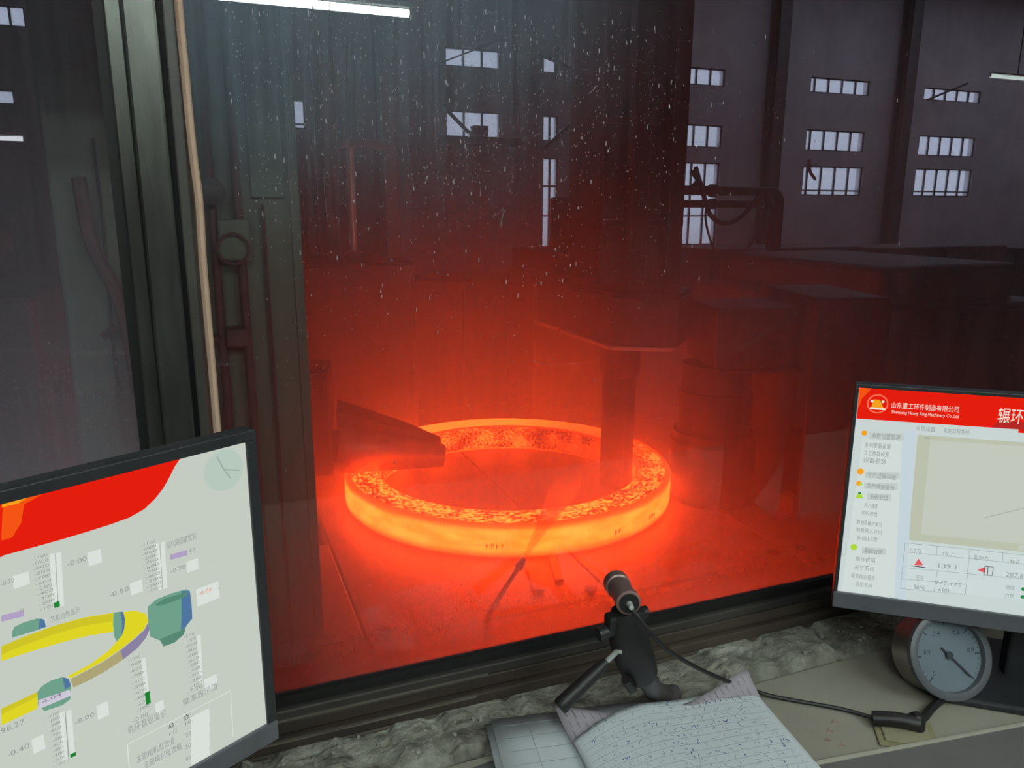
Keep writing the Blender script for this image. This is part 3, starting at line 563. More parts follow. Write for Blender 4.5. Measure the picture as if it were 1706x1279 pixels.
for (x, y, lab) in ((-1.0, -0.7, 'added fill tube in the front row on the side of the ring-diagram monitor'), (0.8, -0.7, 'added fill tube in the front row on the chart monitor side'), (-1.0, -1.55, 'added fill tube in the middle row on the side of the ring-diagram monitor'), (0.8, -1.55, 'added fill tube in the middle row on the chart monitor side')):
    tube_lamp('fluorescent_lamp', (x, y, 3.60), (x + 1.2, y, 3.60), 0.022, TUBE_POWER, (0.86, 1.0, 0.95), lab, 'room')  # four unseen tubes added to brighten the control room
tube_lamp('hall_lamp', (15.32, 12.0, 5.13), (16.8, 12.0, 5.13), 0.035, 0.7, (0.85, 1.0, 0.95), 'lit tube lamp hanging in the hall beyond the last windows', 'hall')
tube_lamp('hall_lamp', (-2.6, 9.0, 3.11), (-1.51, 9.0, 3.11), 0.022, 0.9, (0.9, 0.95, 1.0), 'small lit tube lamp in the hall seen through the side pane', 'hall2')
for (x, y, z) in ((16.1, 12.0, 5.2), (-2.0, 9.0, 3.17)): tag(B().cyl((x, y, z), (x, y, HZ), 0.012, seg=6).build('lamp_hanger', M_black), 'thin hanger rod above %s hall lamp' % ('the far' if x > 0 else 'the small'), 'rod')

# ================================================================== steam and haze lit by the ring
def vol(name, dens, g, col=(1, 1, 1)):
    m, nt, out = newmat(name); s_ = N(nt, 'ShaderNodeVolumeScatter'); s_.inputs['Color'].default_value = (*col, 1); s_.inputs['Density'].default_value = dens; s_.inputs['Anisotropy'].default_value = g
    lk(nt, s_.outputs[0], out.inputs['Volume']); return m
def blob(name, c, r, mat, label, seg=28):
    b_ = B(); n = 14; b_.lathe((c[0], c[1], c[2] - r[2]), (0, 0, 1), [(r[2] - r[2] * math.cos(PI * k / n), max(0.004, math.sin(PI * k / n))) for k in range(n + 1)], seg)
    for v in b_.v: v.x = c[0] + (v.x - c[0]) * r[0]; v.y = c[1] + (v.y - c[1]) * r[1]
    return tag(b_.build(name, mat, smooth=True), label, 'haze', kind='stuff')
def soft_vol(name, dens, g, power):
    m, nt, out = newmat(name); s_ = N(nt, 'ShaderNodeVolumeScatter'); s_.inputs['Anisotropy'].default_value = g
    tc = N(nt, 'ShaderNodeTexCoord'); mp_ = N(nt, 'ShaderNodeMapping'); mp_.inputs['Location'].default_value = (-1, -1, -1); mp_.inputs['Scale'].default_value = (2, 2, 2); lk(nt, tc.outputs['Generated'], mp_.inputs[0])
    ln = N(nt, 'ShaderNodeVectorMath', operation='LENGTH'); lk(nt, mp_.outputs[0], ln.inputs[0])
    f_ = math_n(nt, 'POWER', math_n(nt, 'SUBTRACT', 1.0, ln.outputs['Value'], clamp=True), power)
    lk(nt, math_n(nt, 'MULTIPLY', f_, dens), s_.inputs['Density']); lk(nt, s_.outputs[0], out.inputs['Volume']); return m
blob('steam_haze', (1.9, 5.25, 0.5), (6.2, 4.15, 4.2), soft_vol('haze_far', 0.20, 0.5, 1.1), 'thin smoky haze filling the hall around the mill')
blob('steam_haze', (1.7, 4.35, 0.75), (3.5, 3.25, 2.1), soft_vol('haze_soft', 0.58, 0.35, 1.4), 'reddish haze glowing around the hot ring and the mill')
b = B(); s0, s1 = nz1 + Vector((0.025, 0.028, 0.004)), Vector((2.34, 4.58, 0.77)); b.tube([s0.lerp(s1, k / 8) for k in range(9)], 0.1, 16, rad=[0.012, 0.022, 0.036, 0.052, 0.070, 0.088, 0.092, 0.070, 0.01])
tag(b.build('water_plume', vol('plume', 6.0, 0.3), smooth=True), 'narrow cone of spray blowing from the lance over the ring', 'spray', kind='stuff')
blob('water_plume', (2.48, 4.74, 0.78), (0.66, 0.62, 0.38), soft_vol('plume_cloud', 4.0, 0.3, 1.3), 'puff of steam around the mandrel foot inside the ring')

# ================================================================== water drops and specks on the glass
rnd = random.Random(11); b = B()
def drop(x, z, w, h, y=DW - 0.0002):
    s = 6; pts = []
    for k in range(s): a = 2 * PI * k / s; pts.append((x + w * math.cos(a), y, z + h * math.sin(a) * (1.0 if math.sin(a) < 0 else 1.5)))
    pts2 = [(x + (p[0] - x) * 0.5, y - w * 0.45, z + (p[2] - z) * 0.5 - h * 0.15) for p in pts]
    b.add(pts + pts2, [(k, (k + 1) % s, s + (k + 1) % s, s + k) for k in range(s)] + [tuple(range(s, 2 * s))])
n = 0
while n < 2600:
    x = rnd.gauss(0.28, 0.22); z = 2.72 - abs(rnd.gauss(0, 0.19))
    if x < 0.04 or x > 1.35 or z < 2.0: continue
    w = rnd.choice([0.0003, 0.0004, 0.0005, 0.0006]); h = w * rnd.uniform(0.9, 1.8)
    if rnd.random() < 0.06: w, h = rnd.uniform(0.0006, 0.0010), rnd.uniform(0.0014, 0.0028)
    drop(x, z, w, h); n += 1
while n < 2900: drop(rnd.uniform(0.05, 1.4), rnd.uniform(1.93, 2.75), 0.0005, rnd.uniform(0.0005, 0.0010)); n += 1
m, nt, out = newmat('water_drop'); d1 = N(nt, 'ShaderNodeBsdfTranslucent'); d1.inputs[0].default_value = (0.8, 0.8, 0.8, 1); d2 = N(nt, 'ShaderNodeBsdfPrincipled'); d2.inputs['Base Color'].default_value = (0.5, 0.52, 0.55, 1); d2.inputs['Roughness'].default_value = 0.12
mx = N(nt, 'ShaderNodeMixShader'); mx.inputs[0].default_value = 0.6; lk(nt, d1.outputs[0], mx.inputs[1]); lk(nt, d2.outputs[0], mx.inputs[2]); lk(nt, mx.outputs[0], out.inputs[0])
tag(b.build('water_drops', m), 'scattered dried water drops and specks on the window glass', 'drops', kind='stuff')
M_smear = surf('smear', (0.20, 0.19, 0.18), None, 0.7)
tag(B().tube(catmull([(0.3435, DW - 0.0005, 2.494), (0.348, DW - 0.0005, 2.494), (0.3455, DW - 0.0005, 2.488), (0.344, DW - 0.0005, 2.481), (0.3435, DW - 0.0005, 2.474)], 4), 0.0008, 5).build('dirt_smear', M_smear), 'small hooked dirt smear on the glass above the ring', 'smear')
for i, (x, z, l) in enumerate(((0.10, 2.60, 0.16), (0.125, 2.64, 0.13), (0.135, 2.63, 0.19), (0.15, 2.64, 0.15), (0.165, 2.62, 0.17))):
    tag(B().tube(catmull([(x + 0.002 * math.sin(k * 1.7 + i), DW - 0.0004, z - l * k / 6 + 0.05) for k in range(7)], 3), 0.0003, 4).build('run_mark', M_smear), 'thin vertical run mark of dried water on the glass top', 'run mark', 'run marks on the glass')

# ================================================================== desk and the things on it
DZ = 1.83
t = thing('control_desk', (0.4, 0.5, CFZ), 'beige laminate control desk under the window', 'desk')
B().lim(-1.6, 2.2, 0.05, 0.788, DZ - 0.03, DZ).build('desk_top', M_desk, t, bevel=0.003)
for x0, x1 in ((-1.55, -1.5), (0.6, 0.65), (2.1, 2.15)): B().lim(x0, x1, 0.12, 0.74, CFZ, DZ - 0.03).build('side_panel', M_desk, t)
B().lim(-1.5, 2.1, 0.70, 0.72, CFZ + 0.1, DZ - 0.03).build('back_panel', M_desk, t)

SCOL = {'bg': srgb(196, 204, 194), 'bg2': srgb(200, 212, 210), 'red': srgb(228, 30, 14), 'orange': srgb(245, 85, 20), 'amber': srgb(246, 160, 30), 'darkred': srgb(180, 40, 38), 'dial': srgb(182, 200, 188), 'dialhand': srgb(150, 170, 158),
        'grey': srgb(146, 154, 150), 'white': srgb(216, 224, 217), 'green': srgb(30, 130, 50), 'salmon': srgb(225, 150, 125), 'black': srgb(60, 66, 66), 'lilac': srgb(176, 160, 196), 'lilacwhite': srgb(205, 200, 214), 'yellow': srgb(222, 212, 38), 'yellow2': srgb(206, 196, 40),
        'mauve': srgb(138, 128, 160), 'tan': srgb(172, 164, 118), 'teal': srgb(110, 160, 138), 'tealblue': srgb(80, 118, 160), 'tealdark': srgb(86, 136, 116), 'ringlogo': srgb(244, 110, 80), 'cream': srgb(240, 226, 214), 'menu': srgb(208, 218, 214), 'menublue': srgb(196, 210, 218),
        'menubar': srgb(192, 202, 198), 'lime': srgb(170, 215, 60), 'greenm': srgb(40, 140, 70), 'chart': srgb(194, 201, 188), 'chartedge': srgb(186, 192, 172), 'chartline': srgb(168, 176, 164), 'cellbg': srgb(204, 216, 216), 'cellline': srgb(160, 172, 176), 'redtri': srgb(220, 90, 95)}
def smat(c): return emit('screen_' + c, SCOL[c])
def text_mesh(s, size, width):
    cu = bpy.data.curves.new('t', 'FONT'); cu.body = s; cu.size = size; cu.resolution_u = 2
    ob = bpy.data.objects.new('t', cu); COL.objects.link(ob); dg = bpy.context.evaluated_depsgraph_get(); dg.update()
    me = bpy.data.meshes.new_from_object(ob.evaluated_get(dg)); bpy.data.objects.remove(ob); bpy.data.curves.remove(cu)
    vs = [v.co.copy() for v in me.vertices]; fs = [tuple(p.vertices) for p in me.polygons]; bpy.data.meshes.remove(me)
    if vs and width:
        x0 = min(v.x for v in vs); x1 = max(v.x for v in vs); k = width / max(1e-6, x1 - x0)
        for v in vs: v.x = (v.x - x0) * k
    return vs, fs
def monitor(label, corner, az, W_, H_, left_anchor, items, bezel, chin, bg, bounds):
    """corner: the given top corner of the lit area; u runs along the screen to the right, v up"""
    a = Vector((math.sin(math.radians(az)), math.cos(math.radians(az)), 0)); up = Vector((0, 0, 1)); nrm = a.cross(up).normalized()     # towards the viewer
    if nrm.y > 0: nrm = -nrm
    O = Vector(corner); u0, u1 = (0, W_) if left_anchor else (-W_, 0)
    P = lambda u, v, w=0.0: O + a * u + up * v + nrm * w
    cb = P((u0 + u1) / 2, -H_ / 2); base = cb - nrm * 0.07; t_ = thing('monitor', (base.x, base.y, DZ), label, 'monitor')
    Mx = Matrix((a, -nrm, up)).transposed()
    bx = lambda ua, ub, va, vb, w0, w1: B().box(P((ua + ub) / 2, (va + vb) / 2, (w0 + w1) / 2), (abs(ub - ua), abs(w1 - w0), abs(vb - va)), M=Mx)
    bx(u0 - bezel, u1 + bezel, -H_ - chin, bezel, -0.018, -0.002).build('housing', M_plastic, t_, bevel=0.003)
    bx((u0 + u1) / 2 - 0.14, (u0 + u1) / 2 + 0.14, -H_ + 0.02, -0.08, -0.045, -0.018).build('rear_shell', M_plastic, t_, bevel=0.01)
    bx(u0 - bezel, u1 + bezel, 0.0, bezel, -0.002, 0.003).build('bezel', M_plastic, t_, bevel=0.001); bx(u0 - bezel, u0, -H_, 0, -0.002, 0.003).build('bezel', M_plastic, t_, bevel=0.001); bx(u1, u1 + bezel, -H_, 0, -0.002, 0.003).build('bezel', M_plastic, t_, bevel=0.001)
    bx(u0 - bezel, u1 + bezel, -H_ - chin, -H_, -0.002, 0.004).build('chin', M_bezel, t_, bevel=0.001)
    s_ = bx(u0, u1, -H_, 0, -0.0015, 0.0).build('screen', smat(bg), t_)
    grp = {}
    for e in items:
        kind, col, z = e[0], e[1], e[2]; b_ = grp.setdefault((col, z) if kind != 'P' else ('poly', len(grp), col, z), B()); w = 0.0001 + 0.00008 * z
        cl = lambda u, v: (min(max(u / 1000, u0 + 0.0004), u1 - 0.0004), min(max(v / 1000, -H_ + 0.0004), -0.0004))
        if kind == 'P': b_.add([P(*cl(u, v), w) for u, v in e[3]], [tuple(range(len(e[3])))])
        elif kind == 'L':
            p, q = Vector(cl(*e[3][0])), Vector(cl(*e[3][1])); d_ = (q - p); d_ = d_.normalized() if d_.length > 1e-6 else Vector((1, 0)); n_ = Vector((-d_.y, d_.x)) * e[4] / 2000
            b_.add([P(*(p + n_), w), P(*(q + n_), w), P(*(q - n_), w), P(*(p - n_), w)], [(0, 1, 2, 3)])
        else:
            vs, fs = text_mesh(e[3], e[5] / 1000, e[6] / 1000); uu, vv = e[4]
            if vs: b_.add([P(*cl(uu + v.x * 1000, vv + v.y * 1000), w) for v in vs], fs)
    for key, b_ in grp.items():
        if not b_.f: continue
        if key[0] == 'poly': b_.build('screen_graphic', smat(key[2]), s_)
        else: b_.build('screen_print', smat(key[0]), s_)['kind'] = 'stuff'
    fx, fy = (base.x, base.y)
    B().box((fx, fy, DZ + 0.10 + 0.02), (0.05, 0.03, 0.24), M=Mx).build('stand_neck', M_plastic, t_, bevel=0.004)
    bb = B().box((fx, fy, DZ + 0.006), (0.24, 0.19, 0.012), M=Mx); bb.build('stand_foot', M_plastic, t_, bevel=0.004)
    return t_
LEFT_SCREEN = [('P','red',1,[(-198.9,7.1),(-58.2,2.2),(-62.9,-0.5),(-68.3,-6.2),(-73.9,-14.5),(-80.0,-22.6),(-88.1,-30.0),(-98.0,-36.2),(-110.9,-39.7),(-125.7,-40.7),(-142.1,-41.0),(-164.5,-41.0),(-185.7,-40.5),(-204.9,-39.9)]),
('P','orange',2,[(-199.0,6.2),(-171.7,5.3),(-185.4,-5.1),(-189.0,-18.4),(-196.3,-28.0),(-203.4,-27.9)]),
('P','amber',3,[(-199.3,3.9),(-182.4,2.6),(-189.1,-3.0),(-200.2,-2.9)]),
('P','dial',1,[(-3.5,-21.6),(-5.0,-14.1),(-9.3,-7.7),(-15.7,-3.4),(-23.2,-1.9),(-30.7,-3.4),(-37.1,-7.7),(-41.4,-14.1),(-42.9,-21.6),(-41.4,-29.1),(-37.1,-35.5),(-30.7,-39.8),(-23.2,-41.3),(-15.7,-39.8),(-9.3,-35.5),(-5.0,-29.1)]),
('L','dialhand',2,[(-23.2,-21.0),(-29.0,-6.8)],1.2),
('L','dialhand',2,[(-23.2,-21.0),(-7.7,-25.7)],1.2),
('L','dialhand',2,[(-23.2,-21.0),(-17.4,-30.7)],1.2),
('T','grey',2,'-1100',(-186.1,-50.8),3.4,11.3),
('T','grey',2,'-1000',(-186.0,-55.0),3.4,11.3),
('T','grey',2,'-900',(-186.0,-59.2),3.4,11.4),
('T','grey',2,'-800',(-185.9,-63.4),3.3,11.3),
('T','grey',2,'-700',(-185.8,-67.7),3.4,11.3),
('T','grey',2,'-600',(-185.8,-71.9),3.3,11.4),
('T','grey',2,'-500',(-185.7,-76.2),3.4,11.4),
('T','grey',2,'-400',(-185.6,-80.5),3.4,11.4),
('T','grey',2,'-300',(-185.6,-84.8),3.4,11.5),
('T','grey',2,'-200',(-185.5,-89.1),3.4,11.4),
('T','grey',2,'-100',(-185.5,-93.5),3.5,11.5),
('L','white',1,[(-171.2,-50.2),(-174.4,-95.1)],4),
('L','white',1,[(-167.0,-50.7),(-170.1,-95.9)],4),
('L','grey',2,[(-169.2,-51.0),(-172.4,-96.0)],0.5),
('L','green',3,[(-173.0,-90.5),(-173.1,-95.1)],4.2),
('T','grey',2,'-1100',(-104.4,-68.4),3.7,13.0),
('T','grey',2,'-1000',(-104.3,-72.7),3.7,13.0),
('T','grey',2,'-900',(-104.2,-77.0),3.7,13.0),
('T','grey',2,'-800',(-104.1,-81.3),3.7,13.1),
('T','grey',2,'-700',(-104.0,-85.6),3.7,13.1),
('T','grey',2,'-600',(-103.8,-90.0),3.8,13.1),
('T','grey',2,'-500',(-103.7,-94.3),3.7,13.1),
('T','grey',2,'-400',(-103.6,-98.7),3.8,13.1),
('T','grey',2,'-300',(-103.5,-103.1),3.8,13.2),
('T','grey',2,'-200',(-103.4,-107.5),3.8,13.2),
('T','grey',2,'-100',(-103.3,-111.9),3.8,13.3),
('L','white',1,[(-90.1,-70.2),(-91.8,-113.1)],4),
('L','white',1,[(-85.9,-70.5),(-87.5,-113.7)],4),
('L','grey',2,[(-88.0,-70.9),(-89.7,-114.0)],0.5),
('T','grey',2,'-1000',(-125.6,-167.5),3.8,10.8),
('T','grey',2,'-900',(-125.3,-172.9),3.8,10.8),
('T','grey',2,'-800',(-125.1,-178.4),3.8,10.9),
('T','grey',2,'-700',(-124.8,-183.9),3.8,10.9),
('T','grey',2,'-600',(-124.5,-189.4),3.8,10.9),
('T','grey',2,'-500',(-124.2,-195.0),3.9,10.9),
('T','grey',2,'-400',(-124.0,-200.6),3.9,11.0),
('T','grey',2,'-300',(-123.7,-206.2),3.9,11.0),
('T','grey',2,'-200',(-123.4,-211.8),3.9,11.0),
('T','grey',2,'-100',(-123.1,-217.4),3.9,11.0),
('L','white',1,[(-112.9,-169.7),(-113.2,-213.3)],4),
('L','green',3,[(-112.7,-202.9),(-112.8,-214.8)],4.2),
('T','grey',2,'-1100',(-75.7,-168.4),4.0,11.0),
('T','grey',2,'-1000',(-75.5,-173.5),4.1,11.0),
('T','grey',2,'-900',(-75.3,-178.6),4.1,11.1),
('T','grey',2,'-800',(-75.1,-183.7),4.1,11.1),
('T','grey',2,'-700',(-74.9,-188.8),4.1,11.1),
('T','grey',2,'-600',(-74.7,-193.9),4.1,11.1),
('T','grey',2,'-500',(-74.5,-199.0),4.1,11.2),
('T','grey',2,'-400',(-74.3,-204.2),4.1,11.2),
('T','grey',2,'-300',(-74.1,-209.4),4.1,11.2),
('T','grey',2,'-200',(-73.9,-214.6),4.1,11.2),
('T','grey',2,'-100',(-73.7,-219.8),4.1,11.3),
('L','white',1,[(-61.5,-171.3),(-63.8,-221.3)],3.5),
('T','grey',2,'-1100',(-190.5,-185.3),3.6,8.3),
('T','grey',2,'-1000',(-190.6,-189.8),3.6,8.3),
('T','grey',2,'-900',(-190.7,-194.3),3.6,8.3),
('T','grey',2,'-800',(-190.8,-198.8),3.6,8.3),
('T','grey',2,'-700',(-190.9,-203.3),3.6,8.3),
('T','grey',2,'-600',(-191.0,-207.9),3.7,8.4),
('T','grey',2,'-500',(-191.1,-212.4),3.6,8.4),
('T','grey',2,'-400',(-191.2,-217.0),3.7,8.4),
('T','grey',2,'-300',(-191.4,-221.6),3.7,8.5),
('T','grey',2,'-200',(-191.5,-226.2),3.7,8.5),
('T','grey',2,'-100',(-191.6,-230.8),3.7,8.5),
('L','white',1,[(-180.3,-185.5),(-183.1,-228.7)],4),
('L','white',1,[(-175.4,-186.6),(-177.1,-227.9)],4),
('L','grey',2,[(-178.0,-186.8),(-180.4,-230.4)],0.5),
('L','green',3,[(-176.8,-225.8),(-176.7,-229.2)],4.2),
('P','white',1,[(-146.4,-58.7),(-136.1,-58.7),(-136.1,-70.4),(-146.4,-70.4)]),
('T','grey',3,'-0.00',(-162.1,-64.8),5.9,14.8),
('P','white',1,[(-66.5,-96.4),(-55.6,-96.4),(-55.6,-107.0),(-66.5,-107.0)]),
('T','grey',3,'-0.70',(-81.4,-101.7),5.5,13.8),
('P','white',1,[(-116.6,-97.5),(-106.5,-97.5),(-106.5,-108.3),(-116.6,-108.3)]),
('T','grey',3,'-0.50',(-134.0,-103.1),5.8,16.1),
('P','white',1,[(-60.2,-125.9),(-38.1,-125.9),(-38.1,-142.9),(-60.2,-142.9)]),
('T','salmon',3,'-0.00',(-58.0,-132.9),5.2,12.5),
('T','black',3,'.',(-39.1,-133.9),8.2,0),
('P','white',1,[(-200.1,-58.3),(-189.1,-58.3),(-189.1,-68.6),(-200.1,-68.6)]),
('T','grey',3,'-0.70',(-207.9,-63.1),5.2,8.8),
('L','lilac',2,[(-80.0,-86.8),(-64.6,-87.8)],5),
('T','grey',3,'4.0',(-63.6,-88.8),5.1,6.6),
('T','grey',3,'轴向辊速度控制',(-82.3,-77.4),7.0,26.9),
('L','lilac',2,[(-211.1,-88.3),(-196.0,-90.4)],5),
('T','grey',3,'0',(-198.3,-88.9),4.3,2.4),
('T','grey',3,'芯辊位移显示',(-179.2,-106.0),5.9,22.1),
('P','yellow',1,[(-213.9,-110.6),(-198.3,-109.3),(-177.1,-109.6),(-154.8,-112.1),(-131.7,-117.8),(-133.5,-134.8),(-152.2,-129.5),(-170.2,-126.5),(-191.7,-123.8),(-215.4,-122.0)]),
('P','yellow2',2,[(-213.9,-110.1),(-198.3,-109.3),(-177.1,-109.6),(-154.9,-112.6),(-131.7,-118.3),(-132.5,-125.2),(-155.7,-119.2),(-177.9,-116.6),(-199.2,-116.1),(-214.7,-116.8)]),
('P','yellow',1,[(-124.6,-120.3),(-114.8,-123.4),(-106.2,-130.0),(-104.9,-137.5),(-109.2,-143.6),(-117.4,-147.9),(-130.6,-153.0),(-145.7,-156.9),(-160.2,-158.6),(-171.4,-159.5),(-172.4,-156.8),(-155.0,-154.6),(-140.1,-149.6),(-129.4,-142.3),(-125.3,-136.3)]),
('P','mauve',2,[(-104.4,-137.7),(-104.0,-144.8),(-108.5,-152.0),(-116.9,-158.4),(-129.1,-162.9),(-144.4,-166.6),(-158.9,-168.2),(-169.7,-168.6),(-171.0,-160.3),(-160.2,-159.2),(-145.8,-157.5),(-130.6,-153.6),(-117.4,-148.4),(-109.2,-144.2)]),
('P','tan',3,[(-129.1,-162.9),(-144.4,-166.6),(-158.9,-168.2),(-169.7,-168.6),(-171.0,-160.3),(-160.2,-159.2),(-145.8,-157.5),(-130.6,-153.6)]),
('P','yellow',1,[(-220.3,-160.1),(-195.2,-159.0),(-196.9,-173.0),(-222.0,-173.7)]),
('P','yellow2',2,[(-220.3,-160.1),(-195.2,-159.0),(-195.7,-163.0),(-220.9,-165.0)]),
('P','teal',3,[(-132.2,-117.6),(-125.4,-119.4),(-124.2,-126.6),(-125.1,-134.7),(-127.8,-140.8),(-132.6,-144.2),(-134.0,-139.0),(-133.8,-128.0)]),
('P','tealblue',4,[(-126.4,-119.0),(-124.6,-120.3),(-123.8,-126.8),(-125.2,-135.2),(-128.2,-140.6),(-126.7,-131.1)]),
('P','teal',0.5,[(-205.6,-101.8),(-203.6,-98.7),(-196.9,-97.7),(-187.8,-98.6),(-183.0,-101.7),(-182.9,-108.0),(-189.8,-108.0),(-206.2,-106.6)]),
('P','tealblue',0.8,[(-186.2,-99.3),(-183.0,-101.7),(-182.9,-108.0),(-188.1,-107.8)]),
('P','teal',3,[(-104.0,-124.1),(-96.2,-120.5),(-82.7,-120.3),(-69.0,-121.8),(-65.9,-124.8),(-65.5,-139.3),(-66.1,-152.2),(-72.3,-156.7),(-75.3,-163.8),(-84.6,-167.9),(-94.5,-166.8),(-96.9,-158.6),(-104.8,-152.5),(-105.2,-140.8)]),
('P','tealblue',4,[(-73.5,-121.7),(-65.9,-124.8),(-65.5,-139.3),(-66.1,-152.2),(-72.3,-156.7),(-75.3,-163.8),(-78.7,-164.6),(-76.0,-147.9)]),
('P','tealdark',5,[(-97.7,-124.5),(-88.4,-122.6),(-74.8,-124.1),(-68.1,-124.5),(-68.4,-127.4),(-75.2,-128.7),(-87.3,-128.3),(-95.8,-127.0)]),
('P','tealdark',5,[(-104.8,-152.5),(-96.9,-158.6),(-78.2,-158.9),(-72.8,-156.5),(-75.3,-163.8),(-84.6,-167.9),(-94.5,-166.8),(-97.0,-159.7)]),
('P','teal',3,[(-195.2,-159.0),(-191.3,-155.6),(-184.6,-154.3),(-176.3,-155.4),(-172.2,-159.1),(-171.2,-166.2),(-173.0,-177.4),(-179.2,-179.5),(-192.3,-177.8),(-196.1,-170.2)]),
('P','tealblue',4,[(-176.4,-155.9),(-172.2,-159.1),(-171.2,-166.2),(-175.9,-167.0)]),
('P','lilacwhite',5,[(-195.6,-166.2),(-172.5,-168.8),(-172.2,-174.5),(-195.3,-173.9)]),
('T','mauve',6,'4.04',(-193.2,-170.8),4.6,14.2),
('T','grey',3,'-8.00',(-172.2,-201.9),5.8,15.1),
('P','white',1,[(-154.7,-194.1),(-145.5,-194.1),(-145.5,-207.3),(-154.7,-207.3)]),
('T','grey',3,'-0.40',(-221.6,-202.6),6.4,15.6),
('P','white',1,[(-204.1,-197.0),(-195.3,-197.0),(-195.3,-210.0),(-204.1,-210.0)]),
('T','grey',3,'98.27',(-222.9,-180.6),6.4,16.2),
('T','grey',3,'-0.00',(-127.2,-225.9),5.6,13.0),
('P','white',1,[(-107.2,-217.8),(-99.6,-217.8),(-99.6,-229.4),(-107.2,-229.4)]),
('T','grey',3,'轧环直径显示',(-132.2,-233.8),8.4,33.5),
('T','grey',3,'壁厚显示值',(-82.5,-233.2),7.7,34.2),
('P','white',1,[(-60.5,-217.9),(-48.3,-217.9),(-48.3,-230.7),(-60.5,-230.7)]),
('T','grey',3,'-7.20',(-77.6,-224.0),5.3,14.6),
('L','white',1,[(-134.2,-243.4),(-35.5,-242.6)],0.8),
('L','white',1,[(-35.5,-242.6),(-37.2,-292.2)],0.8),
('L','white',1,[(-134.2,-243.4),(-135.1,-266.5)],0.8),
('T','black',3,'AB',(-97.7,-249.0),6.4,4.8),
('T','black',3,'点',(-83.4,-248.5),6.6,5.5),
('T','grey',3,'主辊电机电流值',(-128.2,-265.3),8.0,34.2),
('T','grey',3,'主辊电机电流值',(-122.8,-274.9),8.2,34.8),
('T','grey',3,'1.12',(-97.8,-256.4),5.9,7.5),
('P','white',1,[(-77.0,-248.9),(-58.6,-248.9),(-58.6,-263.9),(-77.0,-263.9)]),
('T','grey',3,'10',(-82.2,-254.2),6.0,5.6),
('P','white',1,[(-78.2,-261.0),(-59.8,-261.0),(-59.8,-276.3),(-78.2,-276.3)]),
('T','grey',3,'20',(-83.3,-266.3),6.1,5.5),
('P','white',1,[(-79.3,-273.2),(-60.9,-273.2),(-60.9,-288.8),(-79.3,-288.8)]),
('T','grey',3,'30',(-84.5,-278.4),6.1,5.6),
('P','white',1,[(-80.5,-285.4),(-62.0,-285.4),(-62.0,-301.3),(-80.5,-301.3)]),
('T','grey',3,'40',(-85.7,-290.6),6.1,5.6)]
